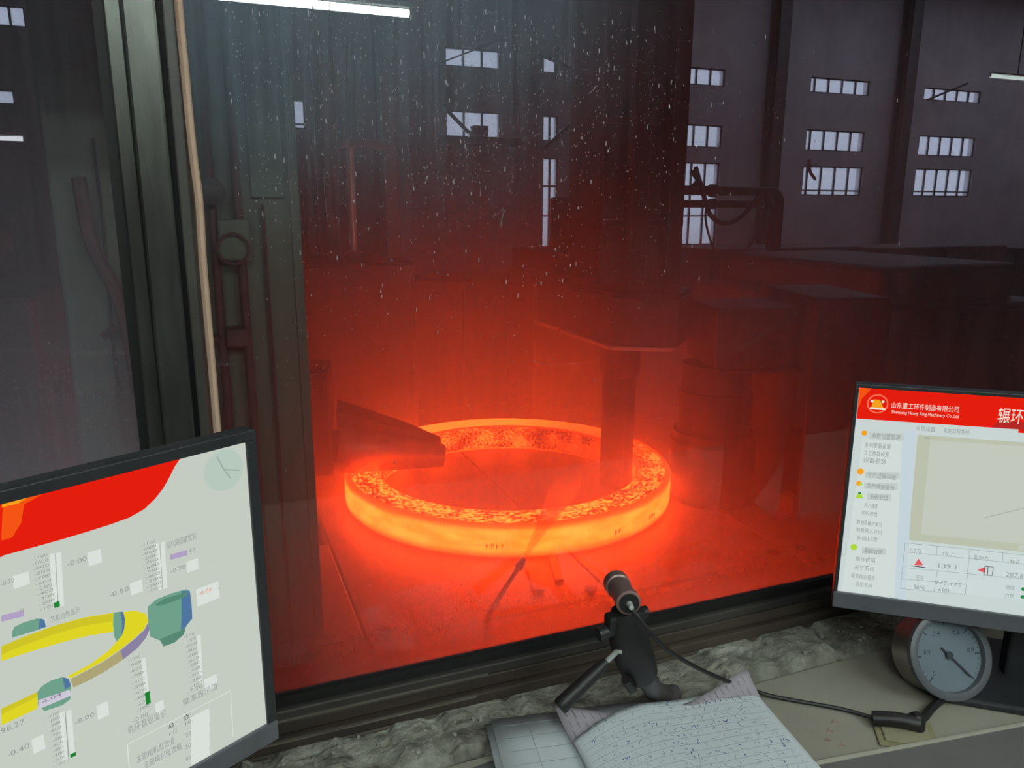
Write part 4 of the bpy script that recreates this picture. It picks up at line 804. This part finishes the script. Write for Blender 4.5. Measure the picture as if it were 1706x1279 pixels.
RIGHT_SCREEN = [('P','red',1,[(0.4,0.0),(193.6,-0.1),(201.8,-41.5),(0.9,-43.5)]),
('P','orange',2,[(0.4,0.0),(15.3,-0.1),(4.9,-15.4),(1.8,-29.1)]),
('P','darkred',2,[(162.5,-41.8),(169.4,-31.5),(197.8,-31.4),(201.8,-41.5)]),
('P','ringlogo',2,[(37.9,-21.0),(37.6,-18.1),(36.6,-15.3),(35.0,-12.8),(32.9,-10.7),(30.4,-9.1),(27.6,-8.1),(24.7,-7.8),(21.8,-8.1),(19.0,-9.1),(16.5,-10.7),(14.4,-12.8),(12.8,-15.3),(11.8,-18.1),(11.5,-21.0),(11.8,-23.9),(12.8,-26.7),(14.4,-29.2),(16.5,-31.3),(19.0,-32.9),(21.8,-33.9),(24.7,-34.2),(27.6,-33.9),(30.4,-32.9),(32.9,-31.3),(35.0,-29.2),(36.6,-26.7),(37.6,-23.9)]),
('P','red',3,[(36.1,-21.0),(35.8,-18.5),(35.0,-16.1),(33.6,-13.9),(31.8,-12.1),(29.6,-10.7),(27.2,-9.9),(24.7,-9.6),(22.2,-9.9),(19.8,-10.7),(17.6,-12.1),(15.8,-13.9),(14.4,-16.1),(13.6,-18.5),(13.3,-21.0),(13.6,-23.5),(14.4,-25.9),(15.8,-28.1),(17.6,-29.9),(19.8,-31.3),(22.2,-32.1),(24.7,-32.4),(27.2,-32.1),(29.6,-31.3),(31.8,-29.9),(33.6,-28.1),(35.0,-25.9),(35.8,-23.5)]),
('P','amber',4,[(19.7,-15.1),(27.1,-15.4),(32.7,-26.6),(17.2,-27.0)]),
('P','cream',5,[(15.6,-26.3),(34.9,-26.4),(35.1,-28.8),(15.9,-28.8)]),
('P','cream',5,[(19.7,-17.8),(19.3,-16.7),(18.4,-16.0),(17.2,-16.0),(16.3,-16.7),(15.9,-17.8),(16.3,-18.9),(17.2,-19.6),(18.4,-19.6),(19.3,-18.9)]),
('P','cream',5,[(32.9,-17.5),(32.5,-16.4),(31.6,-15.7),(30.4,-15.7),(29.5,-16.4),(29.1,-17.5),(29.5,-18.6),(30.4,-19.3),(31.6,-19.3),(32.5,-18.6)]),
('T','cream',4,'山东重工环件制造有限公司',(42.0,-24.5),9.0,80.1),
('T','cream',4,'Shandong Heavy Ring Machinery Co.,Ltd',(42.8,-32.4),6.2,80.2),
('T','cream',4,'辗环机',(167.4,-32.5),21.5,44.1),
('P','menu',1,[(11.0,-69.7),(60.0,-69.3),(74.4,-296.8),(5.7,-298.5)]),
('P','menublue',1,[(59.8,-54.3),(75.1,-54.5),(88.5,-300.0),(74.7,-299.5)]),
('T','grey',3,'参数设置管理',(22.1,-68.7),8.9,35.2),
('T','grey',3,'轧制参数设置',(15.2,-82.1),8.0,31.8),
('T','grey',3,'工艺参数设置',(14.8,-93.3),8.1,31.1),
('T','grey',3,'设备参数',(15.1,-103.6),8.1,28.9),
('T','grey',3,'生产过程监控',(22.4,-124.5),8.2,35.6),
('T','grey',3,'生产数据查询',(23.2,-140.1),8.2,34.2),
('T','grey',3,'系统管理',(28.5,-155.3),8.2,22.4),
('T','grey',3,'用户管理',(22.9,-168.3),7.4,16.6),
('T','grey',3,'密码修改',(20.3,-180.2),7.4,20.4),
('T','grey',3,'数据库维护备份',(15.5,-194.3),7.6,32.5),
('T','grey',3,'参数导入导出',(15.8,-205.9),7.6,32.6),
('T','grey',3,'系统日志',(17.7,-217.4),7.6,26.6),
('T','grey',3,'帮助说明',(29.6,-235.7),8.5,22.8),
('T','grey',3,'操作说明',(19.2,-249.1),7.7,25.2),
('T','grey',3,'关于系统',(18.9,-262.0),7.7,26.1),
('T','grey',3,'联系售后服务',(16.2,-275.4),7.8,30.8),
('T','grey',3,'退出系统',(22.9,-287.3),7.7,21.6),
('P','menubar',2,[(18.4,-61.4),(61.1,-59.2),(62.0,-68.3),(19.3,-70.6)]),
('P','menubar',2,[(18.6,-117.1),(61.8,-114.2),(62.8,-123.5),(19.6,-126.6)]),
('P','menubar',2,[(19.4,-132.7),(61.2,-129.7),(62.2,-139.1),(20.4,-142.2)]),
('P','menubar',2,[(24.7,-147.8),(54.8,-146.1),(55.7,-155.6),(25.7,-157.4)]),
('P','menubar',2,[(25.7,-228.1),(56.2,-225.6),(57.2,-235.4),(26.7,-238.0)]),
('P','amber',2,[(16.3,-62.8),(15.2,-60.1),(12.5,-59.0),(9.8,-60.1),(8.7,-62.8),(9.8,-65.5),(12.5,-66.6),(15.2,-65.5)]),
('P','amber',2,[(17.5,-117.7),(16.9,-115.5),(15.2,-113.8),(13.0,-113.2),(10.8,-113.8),(9.1,-115.5),(8.5,-117.7),(9.1,-120.0),(10.7,-121.6),(13.0,-122.2),(15.2,-121.6),(16.9,-120.0)]),
('P','amber',2,[(16.6,-135.2),(14.7,-131.9),(10.9,-131.9),(9.0,-135.2),(10.9,-138.5),(14.7,-138.5)]),
('P','lime',3,[(17.4,-135.8),(16.8,-134.2),(15.2,-133.6),(13.6,-134.2),(13.0,-135.8),(13.6,-137.4),(15.2,-138.0),(16.8,-137.4)]),
('P','lime',2,[(12.1,-151.1),(18.1,-150.4),(20.2,-156.3),(10.3,-156.6)]),
('P','greenm',3,[(16.9,-149.0),(16.3,-147.6),(14.9,-147.0),(13.5,-147.6),(12.9,-149.0),(13.5,-150.4),(14.9,-151.0),(16.3,-150.4)]),
('P','lime',2,[(20.0,-229.5),(19.5,-227.5),(18.3,-225.9),(16.4,-225.0),(14.4,-225.0),(12.5,-225.9),(11.3,-227.5),(10.8,-229.5),(11.3,-231.5),(12.5,-233.1),(14.4,-234.0),(16.4,-234.0),(18.3,-233.1),(19.5,-231.5)]),
('T','grey',3,'当前位置',(74.9,-52.9),7.4,22.8),
('T','grey',3,'轧制过程曲线',(107.9,-53.2),7.3,30.0),
('P','chartedge',1,[(77.8,-59.3),(205.4,-58.0),(225.6,-207.8),(82.5,-209.5)]),
('P','chart',2,[(93.6,-65.3),(206.2,-63.6),(224.3,-197.8),(97.0,-199.5)]),
('L','chartline',3,[(169.8,-165.7),(215.9,-145.6)],1.2),
('L','chartedge',3,[(96.9,-198.6),(222.8,-197.1)],0.8),
('L','grey',3,[(86.1,-62.7),(91.9,-62.6)],1.5),
('P','cellbg',1,[(79.3,-214.3),(226.2,-212.0),(234.8,-276.0),(80.6,-282.9)]),
('L','cellline',2,[(79.3,-214.3),(226.2,-212.0)],0.7),
('L','cellline',2,[(79.9,-227.7),(227.9,-224.7)],0.7),
('L','cellline',2,[(80.9,-250.9),(230.8,-246.0)],0.7),
('L','cellline',2,[(81.3,-268.1),(159.0,-264.2)],0.7),
('L','cellline',2,[(81.3,-282.8),(160.8,-279.1)],0.7),
('L','cellline',2,[(79.3,-214.3),(80.6,-282.9)],0.7),
('L','cellline',2,[(118.6,-214.2),(119.4,-227.4)],0.7),
('L','cellline',2,[(158.4,-212.1),(160.8,-279.1)],0.7),
('L','cellline',2,[(197.5,-211.8),(198.5,-224.7)],0.7),
('L','cellline',2,[(123.2,-247.3),(122.6,-280.8)],0.7),
('T','grey',3,'上下辊',(84.4,-227.0),7.9,16.2),
('T','grey',3,'46.1',(125.1,-225.7),7.9,13.0),
('T','grey',3,'轧制力',(164.4,-226.2),7.8,16.9),
('T','grey',3,'46.8',(206.3,-225.3),7.7,11.0),
('P','redtri',3,[(98.0,-234.9),(105.0,-243.8),(93.9,-245.4)]),
('L','black',3,[(90.3,-246.8),(108.3,-246.9)],1.2),
('T','grey',3,'139.1',(123.6,-244.6),9.7,21.7),
('P','redtri',3,[(170.6,-241.1),(179.2,-235.4),(180.3,-244.1)]),
('L','black',3,[(179.1,-234.6),(189.0,-234.0)],0.8),
('L','black',3,[(189.0,-234.0),(189.2,-246.2)],0.8),
('L','black',3,[(189.2,-246.2),(179.2,-246.9)],0.8),
('L','black',3,[(179.2,-246.9),(179.1,-234.6)],0.8),
('L','black',3,[(182.7,-234.9),(183.5,-246.2)],0.8),
('T','grey',3,'287.8',(204.7,-245.6),9.4,20.7),
('T','grey',3,'径向',(96.9,-265.7),8.0,10.3),
('T','grey',3,'175.175',(124.2,-268.7),7.9,30.4),
('T','grey',3,'轴向',(97.0,-280.3),8.1,13.3),
('T','grey',3,'500',(127.6,-279.0),7.1,13.1),
('T','grey',3,'速度',(206.3,-263.0),6.9,11.1),
('T','grey',3,'力矩',(207.2,-275.2),6.9,11.1),
('P','greenm',3,[(230.6,-260.4),(230.1,-258.8),(228.7,-257.7),(226.9,-257.7),(225.5,-258.8),(225.0,-260.4),(225.5,-262.0),(226.9,-263.1),(228.7,-263.1),(230.1,-262.0)]),
('P','greenm',3,[(231.4,-271.7),(230.9,-270.1),(229.5,-269.0),(227.7,-269.0),(226.3,-270.1),(225.8,-271.7),(226.3,-273.3),(227.7,-274.4),(229.5,-274.4),(230.9,-273.3)])]

# the header band and the plain page go on to the left of what the window of the picture shows
LEFT_SCREEN += [('P', 'red', 1, [(-531, 0), (-198, 0), (-204, -40.5), (-531, -40.5)])]
RIGHT_SCREEN += [('P', 'red', 1, [(193, 0), (531, 0), (531, -46), (193, -46)]), ('P', 'chart', 2, [(214, -72), (515, -72), (515, -206), (214, -206)])]
monitor('monitor showing a yellow ring diagram under a curved red banner', (0.024, 0.73, 2.285), 61.3, 0.531, 0.299, False, LEFT_SCREEN, 0.0105, 0.022, 'bg', None)
monitor('monitor showing a menu list and chart under a red title banner', (0.808, 0.765, 2.264), 128.7, 0.531, 0.299, True, RIGHT_SCREEN, 0.005, 0.024, 'bg2', None)

# pressure gauge
gc = Vector((0.925, 0.672, DZ + 0.0605)); gn = Vector((-0.22, -0.80, 0.38)).normalized(); q = gn.to_track_quat('Z', 'Y').to_matrix(); gx, gy = q @ Vector((1, 0, 0)), q @ Vector((0, 1, 0))
if gy.z < 0: gx, gy = -gx, -gy
t = thing('pressure_gauge', (gc.x, gc.y, DZ), 'round steel pressure gauge lying against the monitor foot on the desk', 'gauge')
Rg = 0.056
B().lathe(gc - gn * 0.045, gn, [(0, Rg - 0.004), (0.004, Rg), (0.046, Rg)], 48).build('case', M_steelcase, t, smooth=True)
B().lathe(gc, gn, [(0.0, Rg), (0.002, Rg + 0.004), (0.010, Rg + 0.004), (0.012, Rg), (0.011, Rg - 0.006), (0.004, Rg - 0.007)], 48, cap=False).build('bezel_ring', M_bezel, t, smooth=True)
B().lathe(gc, gn, [(0.001, Rg - 0.005), (0.003, Rg - 0.005)], 48).build('dial_face', surf('dial_face', (0.20, 0.245, 0.29), (0.17, 0.21, 0.25), 0.35), t)
gm = surf('dial_mark', (0.05, 0.06, 0.08), None, 0.6)
def gp(r, an, w=0.0): return gc + gx * r * math.cos(an) + gy * r * math.sin(an) + gn * (0.0032 + w)
b = B()
for k in range(31):
    an = math.radians(-45 + 270 * k / 30); r0 = 0.040 if k % 5 == 0 else 0.0435; d_ = (gp(1, an) - gp(0, an)).normalized(); s_ = gn.cross(d_)
    ww = 0.0008 if k % 5 == 0 else 0.0004; b.add([gp(r0, an) + s_ * ww, gp(0.047, an) + s_ * ww, gp(0.047, an) - s_ * ww, gp(r0, an) - s_ * ww], [(0, 1, 2, 3)])
b.build('dial_ticks', gm, t)['kind'] = 'stuff'
na = math.radians(-47); B().box((gp(0.014, na, 0.002)), (0.056, 0.0022, 0.0012), M=Matrix(((gp(1, na) - gp(0, na)).normalized(), gn.cross((gp(1, na) - gp(0, na)).normalized()), gn)).transposed()).build('needle', gm, t)
B().lathe(gp(0, 0), gn, [(0, 0.005), (0.004, 0.005)], 14).build('hub', gm, t)
b = B()
for k, s in enumerate(('0', '0.2', '0.4', '0.6', '0.8', '1')):
    vs, fs = text_mesh(s, 0.009, 0); an = math.radians(225 - 54 * k); c = gp(0.033, an, 0.0002)
    b.add([c + gx * (v.x - 0.004) + gy * (v.y - 0.003) for v in vs], fs)
b.build('dial_figures', gm, t)['kind'] = 'stuff'
st = gc + _right * 0.058 + Vector((0.02, 0.045, 0.024)); B().lathe(st - _right * 0.012, _right + Vector((0, 0, 0.18)), [(0, 0.008), (0.022, 0.008)], 6).build('brass_fitting', surf('brass', (0.45, 0.42, 0.33), None, 0.45, 0.3), t)
B().lathe(st + _right * 0.010 + Vector((0, 0, 0.003)), _right + Vector((0, 0, 0.18)), [(0, 0.0085), (0.008, 0.0085)], 12).build('thread_end', surf('red_tape', (0.62, 0.16, 0.12), None, 0.5), t)

# pyrometer on its clamp stand
S0 = Vector((0.451, 0.742, 2.028)); S1 = Vector((0.470, 0.812, 2.022)); sd = (S1 - S0).normalized()
t = thing('pyrometer', S0, 'small cylindrical pyrometer head pointing through the window at the ring', 'sensor')
B().lathe(S0, sd, [(0, 0.0135), (0.002, 0.0155), (0.012, 0.0155), (0.013, 0.0145), (0.05, 0.0145), (0.051, 0.0165), (0.066, 0.0165), (0.068, 0.014)], 28).build('barrel', surf('pyro_redlit', (0.42, 0.27, 0.25), (0.30, 0.2, 0.18), 0.35, 0.5), t, smooth=True)  # red light of the ring tinted into the grey barrel colour
B().lathe(S0 - sd * 0.001, sd, [(0, 0.0125), (0.002, 0.0125)], 24).build('end_cap', M_black, t); B().lathe(S0 - sd * 0.012, sd, [(0, 0.003), (0.012, 0.004)], 10).build('cable_gland', M_lampbody, t, smooth=True)
t = thing('clamp_stand', (0.50, 0.76, DZ), 'black clamp stand with pan handle holding the pyrometer', 'stand')
B().tube(catmull([(0.451, 0.757, 2.012), (0.455, 0.757, 1.995), (0.460, 0.757, 1.975), (0.468, 0.757, 1.950), (0.476, 0.757, 1.930), (0.484, 0.757, 1.912)], 4), 0.02, 12, rad=[0.015 + 0.011 * math.sin(min(1, k / 20) * 2.6) for k in range(21)]).build('clamp_body', M_black, t, smooth=True)
B().box((0.455, 0.757, 1.998), (0.052, 0.018, 0.022)).build('clamp_jaw', M_black, t, bevel=0.004); B().cyl((0.418, 0.757, 1.985), (0.445, 0.757, 1.988), 0.009, seg=12).build('clamp_knob', M_black, t, smooth=True); B().cyl((0.470, 0.757, 2.002), (0.486, 0.757, 2.002), 0.008, seg=12).build('clamp_knob', M_black, t, smooth=True)
H0, H1 = Vector((0.442, 0.748, 1.963)), Vector((0.362, 0.744, 1.908))
B().tube([H0, H0.lerp(H1, 0.25)], 0.0035, 8).build('handle_rod', M_chrome, t, smooth=True)
B().lathe(H0.lerp(H1, 0.2), H1 - H0, [(0, 0.005), (0.012, 0.008), (0.07, 0.010), (0.076, 0.0105), (0.080, 0.009)], 16).build('handle_grip', M_black, t, smooth=True)
B().lathe(H0 + Vector((-0.002, -0.008, 0.003)), (0.2, -1, 0.3), [(0, 0.003), (0.002, 0.002)], 8).build('rivet', surf('rivet', (0.9, 0.9, 0.9), None, 0.25, 0.6), t)
B().lathe((0.463, 0.745, 1.905), (-0.5, -0.2, 0.75), [(0, 0.0065), (0.026, 0.0065)], 6).build('lock_lever', M_black, t); B().cyl((0.463, 0.748, 1.902), (0.482, 0.755, 1.915), 0.004, seg=8).build('lever_pin', M_chrome, t)
B().tube(catmull([(0.480, 0.757, 1.925), (0.495, 0.762, 1.900), (0.515, 0.775, 1.872), (0.540, 0.788, 1.850), (0.560, 0.792, DZ + 0.012)], 6), 0.0135, 12).build('post', surf('grey_tube', (0.13, 0.12, 0.12), None, 0.45, 0.3), t, smooth=True)
B().lathe((0.562, 0.765, DZ), (0, 0, 1), [(0, 0.022), (0.006, 0.022), (0.010, 0.012)], 24).build('stand_base', M_black, t, smooth=True)
cab = [(0.449, 0.734, 2.026), (0.458, 0.722, 2.012), (0.478, 0.715, 1.985), (0.510, 0.72, 1.955), (0.560, 0.735, 1.915), (0.625, 0.755, 1.868), (0.670, 0.757, 1.842), (0.70, 0.742, DZ + 0.004), (0.737, 0.712, DZ + 0.004), (0.765, 0.688, DZ + 0.004), (0.790, 0.655, DZ + 0.005), (0.803, 0.635, DZ + 0.006)]
tag(B().tube(catmull(cab, 8), 0.0028, 8).build('sensor_cable', M_black, smooth=True), 'thin black cable running from the pyrometer across the desk', 'cable')

# cable outlet plate with plug and a thicker cable
t = thing('cable_outlet', (0.803, 0.625, DZ), 'yellowish square cable outlet plate let into the desk', 'outlet')
B().box((0.803, 0.624, DZ + 0.0015), (0.075, 0.062, 0.003), rz=-0.62).build('outlet_plate', surf('outlet', (0.34, 0.31, 0.17), (0.25, 0.23, 0.12), 0.6), t, bevel=0.006); B().box((0.803, 0.624, DZ + 0.004), (0.058, 0.046, 0.002), rz=-0.62).build('outlet_lid', surf('outlet_lid', (0.40, 0.37, 0.24), None, 0.6), t, bevel=0.004)
t = thing('cable_plug', (0.81, 0.63, DZ), 'black plug lump sitting on the cable outlet', 'plug')
B().tube(catmull([(0.778, 0.655, DZ + 0.010), (0.80, 0.638, DZ + 0.014), (0.822, 0.622, DZ + 0.012)], 6), 0.010, 10).build('plug_body', M_black, t, smooth=True); B().lathe((0.822, 0.628, DZ + 0.006), (0.2, -0.1, 1), [(0, 0.014), (0.012, 0.011), (0.018, 0.006)], 14).build('strain_relief', M_black, t, smooth=True)
tag(B().tube(catmull([(0.822, 0.625, DZ + 0.012), (0.845, 0.632, DZ + 0.010), (0.875, 0.645, DZ + 0.008), (0.91, 0.655, DZ + 0.007), (0.96, 0.66, DZ + 0.008), (1.02, 0.68, DZ + 0.016)], 7), 0.0055, 9).build('power_cable', M_black, smooth=True), 'thick black cable from the outlet plug passing under the gauge', 'cable')

# flat grey tray with pale rim
t = thing('equipment_tray', (0.88, 0.46, DZ), 'flat grey equipment tray with a pale metal rim on the desk', 'tray')
rz = math.atan2(-0.045, 0.327); ca, sa = math.cos(rz), math.sin(rz)
def gpn(u, v): return (0.637 + u * ca - v * sa, 0.622 + u * sa + v * ca)
c = gpn(0.20, -0.13); B().box((c[0], c[1], DZ + 0.004), (0.50, 0.25, 0.008), rz=rz).build('tray_sheet', surf('panel_grey', (0.16, 0.155, 0.15), (0.13, 0.125, 0.12), 0.5), t, bevel=0.001)
c = gpn(0.20, -0.003); B().box((c[0], c[1], DZ + 0.005), (0.50, 0.006, 0.010), rz=rz).build('tray_rim', surf('rim_metal', (0.6, 0.58, 0.48), None, 0.4, 0.2), t, bevel=0.001)
# little black box at the ledge corner
t = thing('junction_box', (0.09, 0.80, DZ), 'small dark grey junction box at the monitor corner', 'box')
B().box((0.075, 0.772, DZ + 0.016), (0.05, 0.03, 0.032)).build('box_body', surf('jbox', (0.07, 0.075, 0.08), None, 0.5), t, bevel=0.003); B().box((0.075, 0.772, DZ + 0.034), (0.044, 0.025, 0.004)).build('box_lid', surf('jbox_lid', (0.09, 0.095, 0.1), None, 0.45), t, bevel=0.002)

# papers: a stack and two curled handwritten sheets
def sheet(name, corners, mat, label, hfun, nu=26, nv=26, th=0.0003, group=None):
    """corners: back-left, back-right, front-right, front-left on the desk; hfun(u, v) lifts the sheet"""
    P = [Vector((*c, 0)) for c in corners]; b_ = B(); idx = lambda i, j: i * (nv + 1) + j
    vs = []
    for i in range(nu + 1):
        for j in range(nv + 1):
            u, v = i / nu, j / nv; p = P[0].lerp(P[1], u).lerp(P[3].lerp(P[2], u), v); off = hfun(u, v); p = p + Vector((off[0], off[1], DZ + off[2])); vs.append(p)
    n = len(vs); fs = []
    for i in range(nu):
        for j in range(nv): fs.append((idx(i, j), idx(i, j + 1), idx(i + 1, j + 1), idx(i + 1, j)))
    b_.add(vs, fs); o_ = b_.build(name, mat, smooth=True)
    md = o_.modifiers.new('thickness', 'SOLIDIFY'); md.thickness = th; md.offset = 1
    return tag(o_, label, 'paper', group), vs, idx
rnd = random.Random(5)
for k in range(7):
    j = Vector((rnd.uniform(-0.004, 0.004), rnd.uniform(-0.003, 0.003))); z = 0.001 + k * 0.0028
    c4 = [(0.302, 0.826), (0.50, 0.79), (0.46, 0.56), (0.258, 0.60)]
    sheet('paper_sheet', [(c[0] + j.x - 0.001 * (6 - k), c[1] + j.y) for c in c4], M_paper, 'pale sheet in the squared paper stack, %s' % ('lowest of all' if k == 0 else 'topmost of the stack' if k == 6 else ('', 'second', 'third', 'fourth', 'fifth', 'sixth')[k] + ' up from the desk'), lambda u, v, z=z: (0, 0, z), 4, 4, 0.0022, 'sheets in the paper stack')
tag(sheet('paper_sheet', [(0.20, 0.765), (0.285, 0.775), (0.29, 0.60), (0.20, 0.60)], M_paper, 'blank white sheet poking out from under the squared paper stack', lambda u, v: (0, 0, 0.0006), 4, 4)[0])
TOPZ = 0.024
o2, v2, i2 = sheet('paper_sheet', [(0.380, 0.800), (0.655, 0.760), (0.625, 0.57), (0.37, 0.59)], M_paper2, 'curled sheet with lavender shade in its colour, behind the handwritten page', lambda u, v: (0, -0.034 * (1 - v) * math.sin(PI * min(1, u * 1.05)), TOPZ + 0.001 + max(0, 0.35 - v) ** 2 * (0.12 * abs(2 * u - 0.85) + 0.05 * u)), th=0.0004)
o3, v3, i3 = sheet('paper_sheet', [(0.378, 0.782), (0.650, 0.738), (0.620, 0.54), (0.36, 0.575)], M_paper, 'top page crowded with blue handwriting, its back edge curled', lambda u, v: (0, -0.11 * max(0, 0.42 - u) ** 1.1 * (1 - v), TOPZ + 0.004 + 0.010 * math.sin(PI * min(1, u * 1.15)) * (1 - v) ** 2 + 0.004 * math.sin(u * 9) * (1 - v)), th=0.0004)
def on_sheet(vs, idx, u, v, nu=26, nv=26, lift=0.0012):
    fu, fv = min(u * nu, nu - 1e-4), min(v * nv, nv - 1e-4); i, j = int(fu), int(fv); a, c = fu - i, fv - j
    p = vs[idx(i, j)] * (1 - a) * (1 - c) + vs[idx(i + 1, j)] * a * (1 - c) + vs[idx(i, j + 1)] * (1 - a) * c + vs[idx(i + 1, j + 1)] * a * c
    return p + Vector((0, 0, lift))
_st = [o_ for o_ in bpy.data.objects if 'topmost of the stack' in o_.get('label', '')][0]; sb = B()
for k in range(9): sb.box((0.372 - 0.004 * k, 0.795 - 0.024 * k, DZ + 0.0206), (0.13, 0.0006, 0.0002), rz=-0.18)
for k in range(3): sb.box((0.325 + 0.05 * k, 0.70, DZ + 0.0206), (0.0006, 0.19, 0.0002), rz=-0.18)
sb.build('form_print', surf('print_pale', (0.50, 0.58, 0.64), None, 0.9), _st)['kind'] = 'stuff'
ink, grid = surf('blue_ink', (0.10, 0.13, 0.42), None, 0.8), surf('print_grey', (0.38, 0.44, 0.52), None, 0.9)
bi, bg_ = B(), B()
def stroke(b_, vs, idx, u0, v0, u1, v1, w):
    p, q_ = on_sheet(vs, idx, u0, v0), on_sheet(vs, idx, u1, v1); d_ = (q_ - p)
    if d_.length < 1e-6: return
    n_ = Vector((-d_.y, d_.x, 0)).normalized() * w; b_.add([p + n_, q_ + n_, q_ - n_, p - n_], [(0, 1, 2, 3)])
for r_ in range(16):
    v = 0.05 + r_ * 0.058; u = 0.06
    for k in range(12): stroke(bg_, v3, i3, 0.03 + k * 0.078, v, 0.03 + (k + 1) * 0.078, v, 0.00022)
    while u < 0.93:
        heavy = rnd.random() < (0.55 if 0.35 < u < 0.75 and 3 < r_ < 9 else 0.22)
        for k in range(rnd.randint(2, 4)):
            a = u + rnd.uniform(0, 0.035); c = v - rnd.uniform(0.01, 0.045)
            stroke(bi if heavy else bg_, v3, i3, a, c, min(0.98, a + rnd.uniform(-0.006, 0.018)), max(0.01, c + rnd.uniform(-0.022, 0.022)), 0.0005 if heavy else 0.0003)
        u += rnd.uniform(0.045, 0.075)
bi.build('handwriting', ink, o3)['kind'] = 'stuff'; bg_.build('form_print', grid, o3)['kind'] = 'stuff'
b2 = B()
for k in range(26):
    u = 0.03 + k * 0.037
    for r_ in range(3): stroke(b2, v2, i2, u, 0.03 + r_ * 0.08, u + rnd.uniform(0, 0.008), 0.08 + r_ * 0.08, 0.0005)
b2.build('form_print', surf('print_lavender', (0.30, 0.27, 0.34), None, 0.9), o2)['kind'] = 'stuff'
# faint red pencil ticks on the desk top
b = B()
for (x, y) in ((0.70, 0.655), (0.715, 0.668), (0.735, 0.68), (0.71, 0.64)):
    b.box((x, y, DZ + 0.0004), (0.008, 0.0012, 0.0004), rz=0.6); b.box((x + 0.003, y - 0.003, DZ + 0.0004), (0.005, 0.0012, 0.0004), rz=-0.5)
tag(b.build('pencil_marks', surf('red_pencil', (0.5, 0.2, 0.15), None, 0.8)), 'faint red pencil ticks on the desk beside the papers', 'marks', kind='stuff')
